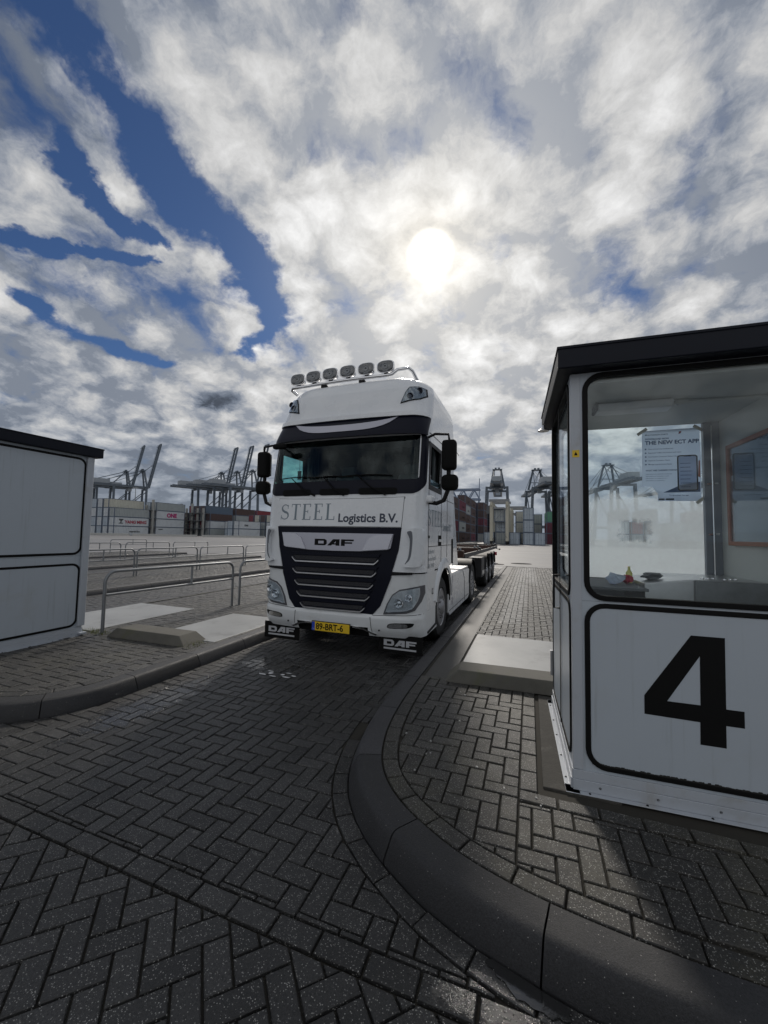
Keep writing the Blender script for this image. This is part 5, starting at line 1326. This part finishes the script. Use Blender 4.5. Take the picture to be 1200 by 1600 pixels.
# side store box with bright plate on the right-hand side
for sg_ in (1,):
    bx_ = MB().b(sg_*.72, sg_*1.20, 3.7, 4.45, .42, 1.02).build('store_box', M_chassis, TL, bevel=.02)
    MB().b(sg_*1.202, sg_*1.212, 3.78, 4.38, .50, .62).build('reflective_plate', M_alu, bx_)
for x in (-1.15, 1.15):
    lp_ = MB().b(x-.05, x+.05, 9.64, 9.70, .85, 1.0).build('rear_lamp', M_redink, TL, bevel=.01)
    mkr = MB().tube([(x, 9.62, 1.15), (x*1.14, 9.66, 1.12)], .014, 6).build('marker_stalk', M_black, TL); MB().lathe([(0, .03), (.04, .04), (.07, .02)], (x*1.14-.03, 9.66, 1.12), 'X', 12).build('marker_lamp', M_black, mkr, smooth=True)
MB().b(-1.15, 1.15, 9.6, 9.7, .42, .54).build('underrun_bar', M_alu, TL, bevel=.01)
MB().tube([(.3, -.6, 1.2), (.25, -.2, 1.5), (.2, .15, 1.2)], .02, 8).build('air_hose', M_redink, TL, smooth=True)

# ------------------------------------------------------------------ the container terminal
M_frame = mat('container_edge_steel', (.10, .13, .18), .6)
def make_container(reefer=False):
    t = empty('shipping_container'); L, w_, h = 12.19, 2.44, 2.90
    s = MB(); n = 44; hw = w_/2-.03
    for sx_ in (-1, 1):                      # corrugated long sides
        vs = []
        for k in range(n*2+1):
            y = .12+(L-.24)*k/(n*2); x = sx_*(hw-(.0 if (k//2) % 2 else .07)); vs += [(x, y, .16), (x, y, h-.10)]
        s.add(vs, [(2*k, 2*k+1, 2*k+3, 2*k+2) for k in range(n*2)])
    s.add([(-hw, .1, h-.04), (hw, .1, h-.04), (hw, L-.1, h-.04), (-hw, L-.1, h-.04)], [(0, 1, 2, 3)])
    s.add([(-hw, L-.06, .1), (hw, L-.06, .1), (hw, L-.06, h-.06), (-hw, L-.06, h-.06)], [(0, 1, 2, 3)])
    s.build('body', M_cont, t)
    f = MB()
    for sx_ in (-1, 1):
        for y in (.08, L-.08): f.b(sx_*(w_/2)-sx_*.16, sx_*w_/2, y-.08, y+.08, 0, h)
        f.b(sx_*w_/2-sx_*.07, sx_*w_/2-sx_*.005, .16, L-.16, .0, .17); f.b(sx_*w_/2-sx_*.07, sx_*w_/2-sx_*.005, .16, L-.16, h-.11, h-.01)
    for y in (.08, L-.08): f.b(-w_/2+.16, w_/2-.16, y-.07, y+.07, .0, .16); f.b(-w_/2+.16, w_/2-.16, y-.07, y+.07, h-.13, h)
    f.build('corner_frame', M_frame, t)
    for sx_ in (-1, 1):
        d = MB().b(sx_*.015, sx_*(w_/2-.165), .05, .10, .17, h-.14).build('door', M_cont, t)
        rr = MB()
        for x in (.28, .86): rr.tube([(sx_*x, .03, .2), (sx_*x, .03, h-.2)], .028, 6); rr.b(sx_*x-.06, sx_*x+.2*sx_, .0, .045, 1.15, 1.22)
        rr.build('lock_rods', M_frame, d)
    return t
proto = make_container(); first = [True]; H_ = 2.92
def cont(x, y, tier, col, label, group='shipping containers stacked on the terminal', rz=0.):
    """x = right-hand side face, y = near end"""
    o = proto if first[0] else copy_tree(proto); first[0] = False
    o.location = (x-1.22, y, -.03+tier*H_); o.rotation_euler.z = rz
    for c in kids(o):
        c.color = (*col, 1)
        for g_ in kids(c): c2 = g_; c2.color = (*col, 1)
    tag(o, label, 'container', group); return o
WHT, CRM, GRY, BGR, RED, BRN, DBL, GRN, ORG, MAR = (.55, .58, .60), (.50, .49, .42), (.34, .37, .37), (.40, .46, .52), (.20, .03, .04), (.075, .045, .04), (.09, .13, .18), (.10, .28, .18), (.40, .12, .05), (.13, .02, .04)
cname = {WHT: 'white', CRM: 'cream', GRY: 'grey', BGR: 'blue-grey', RED: 'red', BRN: 'brown', DBL: 'dark blue', GRN: 'green', ORG: 'orange', MAR: 'maroon'}
tn = ('bottom', 'second from bottom', 'third from bottom', 'top', 'fifth')
# left block 1
sc4 = {0: [WHT, WHT, GRY], 1: [WHT, BGR, WHT, CRM], 2: [BGR, WHT, BGR, WHT], 3: [WHT, BGR, WHT, BGR]}
rw = {0: 'front', 1: 'second', 2: 'third', 3: 'left-hand'}
cy = {}
for r_, tiers in sc4.items():
    for k, c_ in enumerate(tiers):
        lab = '%s container, %s of the %s column in the left stack by the booth' % (cname[c_], tn[k], rw[r_])
        if r_ == 0 and k == 1: lab = 'white container lettered YANG MING in red in the left stack'
        if r_ == 0 and k == 0: lab = 'white container with small black logo directly under the red lettered one'
        if r_ == 1 and k == 3: lab = 'cream container on top of the left stack behind the front column'
        cy[(r_, k)] = cont(-122-r_*2.78, 86.3, k, c_, lab)
# left block 2
for k, c_ in enumerate((WHT, WHT, WHT, GRY)):
    cy[('b', k)] = cont(-122, 101, k, c_, 'white container lettered ONE in magenta, second stack from left' if k == 2 else '%s container, %s in the second stack from the left' % (cname[c_], tn[k]))
    cont(-124.8, 101, k, BGR if k % 2 else GRY, '%s container just behind the second stack, %s' % (cname[BGR if k % 2 else GRY], tn[k]))
# block 3: reefer ends behind the steel racks
ends3 = [(RED, BRN, RED, RED), (BRN, RED, GRY, RED), (GRY, GRY, RED, BRN), (GRY, RED, GRY, BRN), (GRY, WHT, BRN, DBL)]
for r_, tiers in enumerate(ends3):
    for k, c_ in enumerate(tiers[:3 if r_ in (0,) else 4]):
        cont(-126.0+r_*2.78, 118.5, k, c_, '%s container end behind the reefer rack, %s in column %s from the left' % (cname[c_], tn[k], ('one', 'two', 'three', 'four', 'five')[r_]))
# side rows further right
for y, tiers in ((118.5, None), (132.5, (BGR, WHT, GRY, BRN)), (146, (WHT, WHT, GRY, RED))):
    if tiers:
        for k, c_ in enumerate(tiers): cont(-114.9, y, k, c_, '%s container, %s in the row %s the reefer rack' % (cname[c_], tn[k], 'behind' if y < 140 else 'farther behind'))
for k, c_ in enumerate((WHT, WHT)):
    cy[('d', k)] = cont(-99.0, 116, k, c_, 'white container, %s of the low stack left of the truck mirror' % ('bottom', 'upper')[k])
    cont(-101.8, 116, k, BGR, 'blue-grey container end, %s of the low stack left of the truck mirror' % ('bottom', 'upper')[k])
    cont(-108.5, 122, k, (BGR, WHT)[k], '%s container, %s, right of the reefer rack' % (cname[(BGR, WHT)[k]], ('bottom', 'upper')[k]))
for r_ in range(4): cont(-96.0-r_*2.9, 131, 2+r_ % 2*0, (CRM, BRN, CRM, RED)[r_], '%s container end above the low white stack, %s from right' % (cname[(CRM, BRN, CRM, RED)[r_]], ('first', 'second', 'third', 'fourth')[r_])); cont(-96.0-r_*2.9, 131, 1, (WHT, GRY, WHT, GRY)[r_], '%s container partly behind the low white stack, column %s' % (cname[(WHT, GRY, WHT, GRY)[r_]], ('first', 'second', 'third', 'fourth')[r_])); cont(-96.0-r_*2.9, 131, 0, (WHT, GRY, WHT, GRY)[r_], '%s ground level container behind the low white stack, column %s' % (cname[(WHT, GRY, WHT, GRY)[r_]], ('first', 'second', 'third', 'fourth')[r_]))
def side_text(o, body, size, m, y, z, bold=.02, xs=1.):
    s = MB(); text(s, body, lambda a, b_: (1.228, a, b_), size, bold, xs, ox=y, oz=z); s.build('lettering', m, o, fixn=False)
side_text(cy[(0, 1)], 'YANG MING', 1.35, M_redink, 3.6, .95, .05)
icon = MB()
for z0, z1, a in ((2.05, 2.3, .75), (1.75, 1.95, .5), (1.1, 1.7, .16), (.85, 1.05, .7)): icon.add([(1.229, 2.3-a, z0), (1.229, 2.3+a, z0), (1.229, 2.3+a, z1), (1.229, 2.3-a, z1)], [(0, 1, 2, 3)])
icon.build('lettering', M_ink, cy[(0, 1)], fixn=False)
side_text(cy[('b', 2)], 'ONE', 2.0, M_magink, 4.4, .70, .09)
side_text(cy[(0, 0)], 'maersk line', .8, M_ink, 5.2, 1.0, .02); side_text(cy[('d', 1)], 'STAR', .9, M_ink, 3, 1.0, .03)
side_text(cy[('b', 0)], 'CARGO', .5, M_ink, 1.2, 2.0, .02)
# steel reefer racks
def make_rack(cols, dx_, depth=2.2, tiers=4):
    t = empty('reefer_rack'); w_ = cols*dx_
    for k in range(cols+1): MB().b(k*dx_-.35, k*dx_+.35, 0, .5, 0, tiers*H_+.6 if k in (1, 3) else tiers*H_-1.2).build('column', mat('rack_concrete_grey', (.33, .33, .31), .7, var=.2), t)
    for k in range(1, tiers):
        f = MB().b(-.2, w_+.2, -.9, depth, k*H_-.18, k*H_).build('platform', M_galv, t); rl_ = MB()
        rl_.tube([(-.2, -.85, k*H_+1.0), (w_+.2, -.85, k*H_+1.0)], .05, 6)
        for j in range(cols*2+1): rl_.tube([(j*dx_/2, -.85, k*H_), (j*dx_/2, -.85, k*H_+1.0)], .04, 6)
        rl_.build('handrail', M_galv, f)
    st_ = MB()
    for k in range(tiers-1): st_.bar((w_*.1, -.4, k*H_), (w_*.9, -.4, (k+1)*H_), .6, .12)
    st_.build('stair', M_galv, t); return t
rk = make_rack(5, 2.78); rk.location = (-129.9, 115.9, 0); tag(rk, 'grey steel reefer rack with columns and platforms in front of red container ends', 'rack', 'steel racks between container stacks')
rk = make_rack(1, 3.0); rk.location = (-124.5, 99.0, 0); tag(rk, 'narrow dark steel rack between the two left container stacks', 'rack', 'steel racks between container stacks')
# right block
right = [(-7.95, 98, (BGR,)), (-5.3, 98, (GRY, BGR)), (-2.05, 98, (BGR,)), (1.0, 98, (BGR, BGR, BGR)), (3.5, 98, (BGR,)),
         (6.6, 112, (MAR, MAR, GRN)), (9.7, 108, (MAR, MAR)), (-7.4, 125, (GRY, GRY, ORG)), (-1.1, 112, (CRM, CRM, CRM)), (3.6, 126, (GRY, GRY, GRY)), (12.6, 112, (BGR, CRM, CRM, CRM)), (15.5, 112, (BRN, BRN, GRY)), (21.5, 104, (WHT, WHT, BRN)), (24.3, 104, (GRY, RED)), (27.1, 104, (WHT, BRN, BRN)), (33, 108, (BRN, GRY)), (38.5, 108, (GRY, BRN, MAR))]
nm_ = ('far left single', 'second column', 'single middle', 'tallest', 'small right', 'maroon and green', 'right maroon', 'rear left', 'rear pale', 'rear right', 'tall rear', 'last rear', 'white windowside', 'grey windowside', 'mixed windowside', 'low brown', 'far right')
for (x, y, tiers), n_ in zip(right, nm_):
    for k, c_ in enumerate(tiers): cont(x, y, k, c_, '%s container, %s of the %s stack between truck and booth' % (cname[c_], tn[k] if len(tiers) > 1 else 'only one', n_), 'shipping containers beyond the right island')
for j, (x, y) in enumerate(((-17.5, 92), (-17.5, 105), (-18.5, 122), (-18.5, 135), (-15.8, 150), (-18.6, 150), (-12.9, 164), (-15.7, 164))):
    for k in range(4 if j < 2 else 5):
        c_ = (BRN, BRN, MAR, BRN, BRN, GRY, BRN)[(j*3+k*2) % 7]
        cont(x, y, k, c_, '%s container at level %s in dark row %s right of the truck cab' % (cname[c_], ('one', 'two', 'three', 'four', 'five')[k], 'ABCDEFGH'[j] if 0 else ('one', 'two', 'three', 'four', 'five', 'six', 'seven', 'eight')[j]), 'dark container row right of the truck cab')
# low barriers on the yard
bs = MB()
for k in range(14): pass
for j, (x0, y0, x1, y1) in enumerate(((-128, 80, -112, 84), (-111, 84.5, -92, 90), (-91, 91, -74, 98))):
    b_ = MB().bar((x0, y0, .35), (x1, y1, .35), .5, .6).build('yard_barrier', mat('barrier_concrete', (.42, .42, .40), .6, var=.2)); tag(b_, 'low pale yard barrier in front of the %s container stacks' % ('left-hand', 'rack', 'low white')[j], 'barrier', 'low barriers along the container yard')
b_ = MB().bar((-19, 62, .12), (-12.5, 97, .12), 1.6, .26).build('yard_kerb', M_slab); tag(b_, 'bright pale low concrete kerb leading to the right container stacks', 'kerb')
dm = MB()
for x, y, s_ in ((-1.9, 25.5, .35), (-2.2, 26.2, .25), (-.5, 27, .5)):
    dm = MB().lathe([(0, s_), (.02, s_*.95), (.03, .1)], (x, y, -.03), 'Z', 16, sx=1.3).build('manhole_cover', M_mat); tag(dm, 'dark round cover in the yard beyond the islands, %s' % ('left', 'rear left', 'right')[int(s_*10) % 3], 'cover', 'covers in the yard paving')

# ship-to-shore cranes
def make_sts(up=True):
    t = empty('quay_crane'); G_ = 50.
    for x in (0, 30):
        for y in (-11, 11): MB().bar((x, y, 1), (x, y*.82, G_), 2.1, 1.9).build('leg', M_steelgrey, t)
    for x in (0, 30):
        MB().bar((x, -11, 14), (x, 11, 14), 1.5, 1.9).build('cross_beam', M_steelgrey, t); MB().bar((x, -9, G_-1), (x, 9, G_-1), 1.4, 1.8).build('cross_beam', M_steelgrey, t)
        MB().bar((x, -12, 1.6), (x, 12, 1.6), 1.6, 1.6).build('sill_beam', M_steelgrey, t)
    br = MB()
    for y in (-10.2, 10.2):
        br.bar((0, y, 14), (30, y, 14), 1.0, 1.4); br.bar((0, y*.99, 15), (30, y*.85, G_-4), .8, .8)
    br.build('diagonal_brace', M_steelgrey, t)
    gd = MB()
    for y in (-3.6, 3.6): gd.b(-24, 33, y-.7, y+.7, G_, G_+2.4)
    for k in range(12): gd.b(-24+k*5.1, -23.4+k*5.1, -3, 3, G_+.2, G_+.9)
    gdo = gd.build('girder', M_steelgrey, t)
    wk = MB()
    for y in (-5.0, 5.0):
        wk.b(-24, 33, y-.5, y+.5, G_+.1, G_+.3)
        wk.tube([(-24, y, G_+1.4), (33, y, G_+1.4)], .09, 5)
    wk.build('walkway', M_cranepale, gdo)
    MB().b(-17, -3, -4.5, 4.5, G_+2.5, G_+7.2).build('machinery_house', M_cranepale, t, bevel=.2)
    MB().b(-3, 8, -3, 3, G_+2.5, G_+4.4).build('electrical_house', M_cranepale, t)
    MB().b(14, 17.5, -1.6, 1.6, G_-4, G_-.6).build('operator_cab', M_cranepale, t); MB().b(8, 18, -2.6, 2.6, G_-.5, G_-.05).build('trolley', M_rust if 0 else M_steelgrey, t)
    ax, az = 27., G_+20
    for y in (-1, 1):
        MB().bar((31, y*7, G_+1), (ax+1, y*3.2, az), 1.4, 1.4).build('tower_leg', M_steelgrey, t)
        MB().bar((12, y*5, G_+2), (ax, y*3.2, az), .6, .6).build('back_stay', M_steelgrey, t)
        MB().tube([(-16, y*3.6, G_+3), (ax, y*3.2, az)], .22, 6).build('stay_cable', M_steelgrey, t)
        MB().tube([(-3, y*3.6, G_+3), (ax, y*3.2, az-2)], .18, 6).build('stay_cable', M_steelgrey, t)
    tp = MB(); tp.b(ax-2.2, ax+2.6, -4.6, 4.6, az-.4, az+.4)
    for y in (-4.6, 4.6): tp.tube([(ax-2.2, y, az+1.4), (ax+2.6, y, az+1.4)], .08, 5)
    for y in (-1.6, 1.6): tp.b(ax-.9, ax+.9, y-.9, y+.9, az+.4, az+2.0)
    tp.build('apex_platform', M_steelgrey, t)
    MB().bar((30, -6, G_+8), (30, 6, G_+8), .6, .6).build('tower_tie', M_steelgrey, t)
    # boom
    Lb = 52.; ang = R(79) if up else R(-1.5); c_, s_ = math.cos(ang), math.sin(ang); hx, hz = 33.5, G_+1
    f = lambda u, v, y: (hx+u*c_-v*s_, y, hz+u*s_+v*c_)
    for y in (-3.8, 3.8): MB().bar(f(0, 0, y), f(Lb, 0, y), 1.4, 1.6).build('boom_chord', M_steelgrey, t)
    bt = MB()
    for k in range(8): bt.bar(f(2+k*7, 0, -3.8), f(2+k*7, 0, 3.8), .6, .6)
    for y in (-2.9, 2.9):
        bt.bar(f(Lb*.5, 0, y), f(Lb*.5, 3.2, y*.8), .4, .4); bt.bar(f(Lb*.94, 0, y), f(Lb*.94, 2.5, y*.8), .4, .4)
        bt.tube([f(1, 1.4, y*1.5), f(Lb, 1.4, y*1.5)], .12, 5)
    bt.bar(f(Lb, 0, -4.4), f(Lb, 0, 4.4), 1.0, 1.4)
    bt.build('boom_ties', M_steelgrey, t)
    if up:
        for y in (-1, 1):
            m_ = f(Lb*.48, 3.0, y*2.3); MB().tube([m_, ((m_[0]+ax)/2-5, y*2.6, (m_[2]+az)/2-6), (ax+1, y*3, az)], .22, 6).build('stay_cable', M_steelgrey, t)
    else:
        for y in (-1, 1):
            for q in (.48, .92): MB().tube([f(Lb*q, 1, y*2.6), (ax+1, y*3, az)], .22, 6).build('stay_cable', M_steelgrey, t)
    ld = MB()
    for k in range(9): ld.b(-1.9, -.9, 8.6, 10.2, 4+k*5, 4.3+k*5); ld.tube([(-1.6, 10, 2+k*5), (-1.2, 8.8, 7+k*5)], .07, 4)
    ld.build('leg_stair', M_cranepale, t)
    return t
def place(o, px_, py_, rot, lx=33.5):
    """put the boom hinge at a given place"""
    a = R(rot); o.location = (px_-lx*math.cos(a), py_-lx*math.sin(a), -2); o.rotation_euler.z = a
cu1 = make_sts(True)
G1 = 'quay cranes beyond the container stacks'
cs = [(-326.6, 359.2, 64, 'quay crane with raised boom, leftmost of the right-hand trio behind the truck mirror'), (-303.0, 357.4, 64, 'quay crane with raised boom, middle of the trio left of the truck'),
      (-280.4, 355.2, 64, 'quay crane with raised boom nearest the truck mirror'), (-428, 321, 64, 'quay crane with raised boom farthest left beside the left booth'), (-402, 321, 64, 'quay crane with raised boom, second from the left booth')]
for k, (x, y, a, lab) in enumerate(cs):
    o = cu1 if k == 0 else copy_tree(cu1); place(o, x, y, a); tag(o, lab, 'crane', G1)
cd = make_sts(False)

for k, (x, y, a, lab) in enumerate(((-27.8, 372, 93.5, 'quay crane seen end on from behind, just right of the truck'), (12.0, 384, 101, 'quay crane seen obliquely, left of the number 4 booth'), (33, 392, 101, 'quay crane partly seen through the booth side window'), (73, 372, 104, 'quay crane seen through the misted back window of booth 4'), (142, 402, 112, 'quay crane standing behind the poster in booth 4'))):
    o = cd if k == 0 else copy_tree(cd); place(o, x, y, a, 0.); tag(o, lab, 'crane', G1)
# lattice yard gantry right of the cab
yg = empty('yard_gantry', (-23.5, 203, -.03)); tag(yg, 'blue-grey lattice gantry crane whose end shows right of the truck mirror', 'gantry crane')
gs = MB()
for y in (-2, 2):
    gs.bar((-60, y, 25.6), (0, y, 25.6), .9, .9); gs.bar((-60, y, 20.6), (.3, y, 20.6), .9, .9)
    for k in range(11): x = -k*5.6; gs.bar((x, y, 20.6), (x-2.8, y, 25.6), .45, .45); gs.bar((x-2.8, y, 25.6), (x-5.6, y, 20.6), .45, .45)
for k in range(12): gs.bar((-k*5.4, -2, 25.6), (-k*5.4, 2, 25.6), .4, .4)
gs.build('truss', mat('gantry_paint', (.17, .22, .31), .5, var=.2), yg)
for x, y in ((-4.3, -2), (-4.3, 2)): MB().bar((x, y, 20), (x, y, 2), .9, .9).build('leg', MATS['gantry_paint'], yg)
MB().bar((-.1, -2, 20), (-2.6, -5, 1), .6, .6).build('leg', MATS['gantry_paint'], yg)
MB().bar((0, -2, 20), (0, -2, 31), .35, .35).build('mast', MATS['gantry_paint'], yg)
MB().bar((-56, 0, 20), (-56, 0, 1), 1.5, 1.5).build('leg', MATS['gantry_paint'], yg)
MB().b(-3.9, -1.2, -2, 1, 2.2, 4.4).build('cabin', M_cranepale, yg)
# straddle carriers
def make_straddle():
    t = empty('straddle_carrier'); m_ = mat('carrier_cream', (.46, .44, .36), .55, var=.15)
    for sx_ in (-1, 1):
        for y in (0, 6.5): MB().b(sx_*1.75-.35, sx_*1.75+.35, y, y+.7, 1.0, 9.6).build('leg', m_, t)
        MB().b(sx_*1.75-.3, sx_*1.75+.3, -.8, 8.0, .8, 1.5).build('sill_beam', m_, t); MB().b(sx_*1.75-.25, sx_*1.75+.25, -.4, 7.6, 9.0, 9.9).build('top_rail', m_, t)
        for y in (-.2, 1.6, 5.4, 7.2): MB().lathe([(-.2, .4), (-.18, .55), (.18, .55), (.2, .4)], (sx_*1.75, y, .55), 'X', 18).build('wheel', M_tyre, t, smooth=True)
    for y in (0, 6.8): MB().b(-2.3, 2.3, y-.1, y+.6, 9.9, 10.5).build('cross_beam', M_galv, t)
    sp = MB().b(-1.2, 1.2, -.5, 7.8, 8.2, 8.6).build('spreader', M_galv, t)
    MB().b(-2.9, -2.1, .2, 2.0, 7.2, 8.9).build('driver_cab', M_trim, t)
    ld = MB(); ld.bar((1.9, -.3, 1.4), (-1.2, -.3, 5.2), .12); ld.bar((-1.2, -.3, 5.2), (1.6, -.3, 8.6), .12); ld.build('diagonal_ladder', M_galv, t)
    return t
sd = make_straddle(); sd.location = (-6.55, 94.5, -.03); tag(sd, 'cream straddle carrier holding a container over the second container column', 'straddle carrier', 'straddle carriers in the yard')
c2 = copy_tree(sd); c2.location = (-3.0, 117, -.03); tag(c2, 'darker straddle carrier with diagonal ladder behind the single middle container', 'straddle carrier', 'straddle carriers in the yard')
cont(-5.35, 94.9, 1.98, GRY, 'grey container hanging in the straddle carrier spreader', 'shipping containers beyond the right island').location.z = 5.25
# floodlight mast
fm_ = empty('floodlight_mast', (-277, 211, -.03)); tag(fm_, 'thin tall floodlight mast behind the left container stacks', 'light mast')
MB().tube([(0, 0, 0), (0, 0, 33)], [.5, .2], 8).build('pole', M_galv, fm_); MB().b(-2.4, 2.4, -.5, .5, 33, 34).build('floodlights', M_galv, fm_)
# low warehouse line and dunes far behind, closing the horizon
hb = empty('warehouse', (-210, 420, 0)); tag(hb, 'long low pale warehouse far behind the left container stacks', 'warehouse'); MB().b(-70, 70, 0, 40, -.03, 9).build('wall', M_cranepale, hb); MB().b(-71, 71, -1, 41, 9.01, 10).build('roof', M_steelgrey, hb)
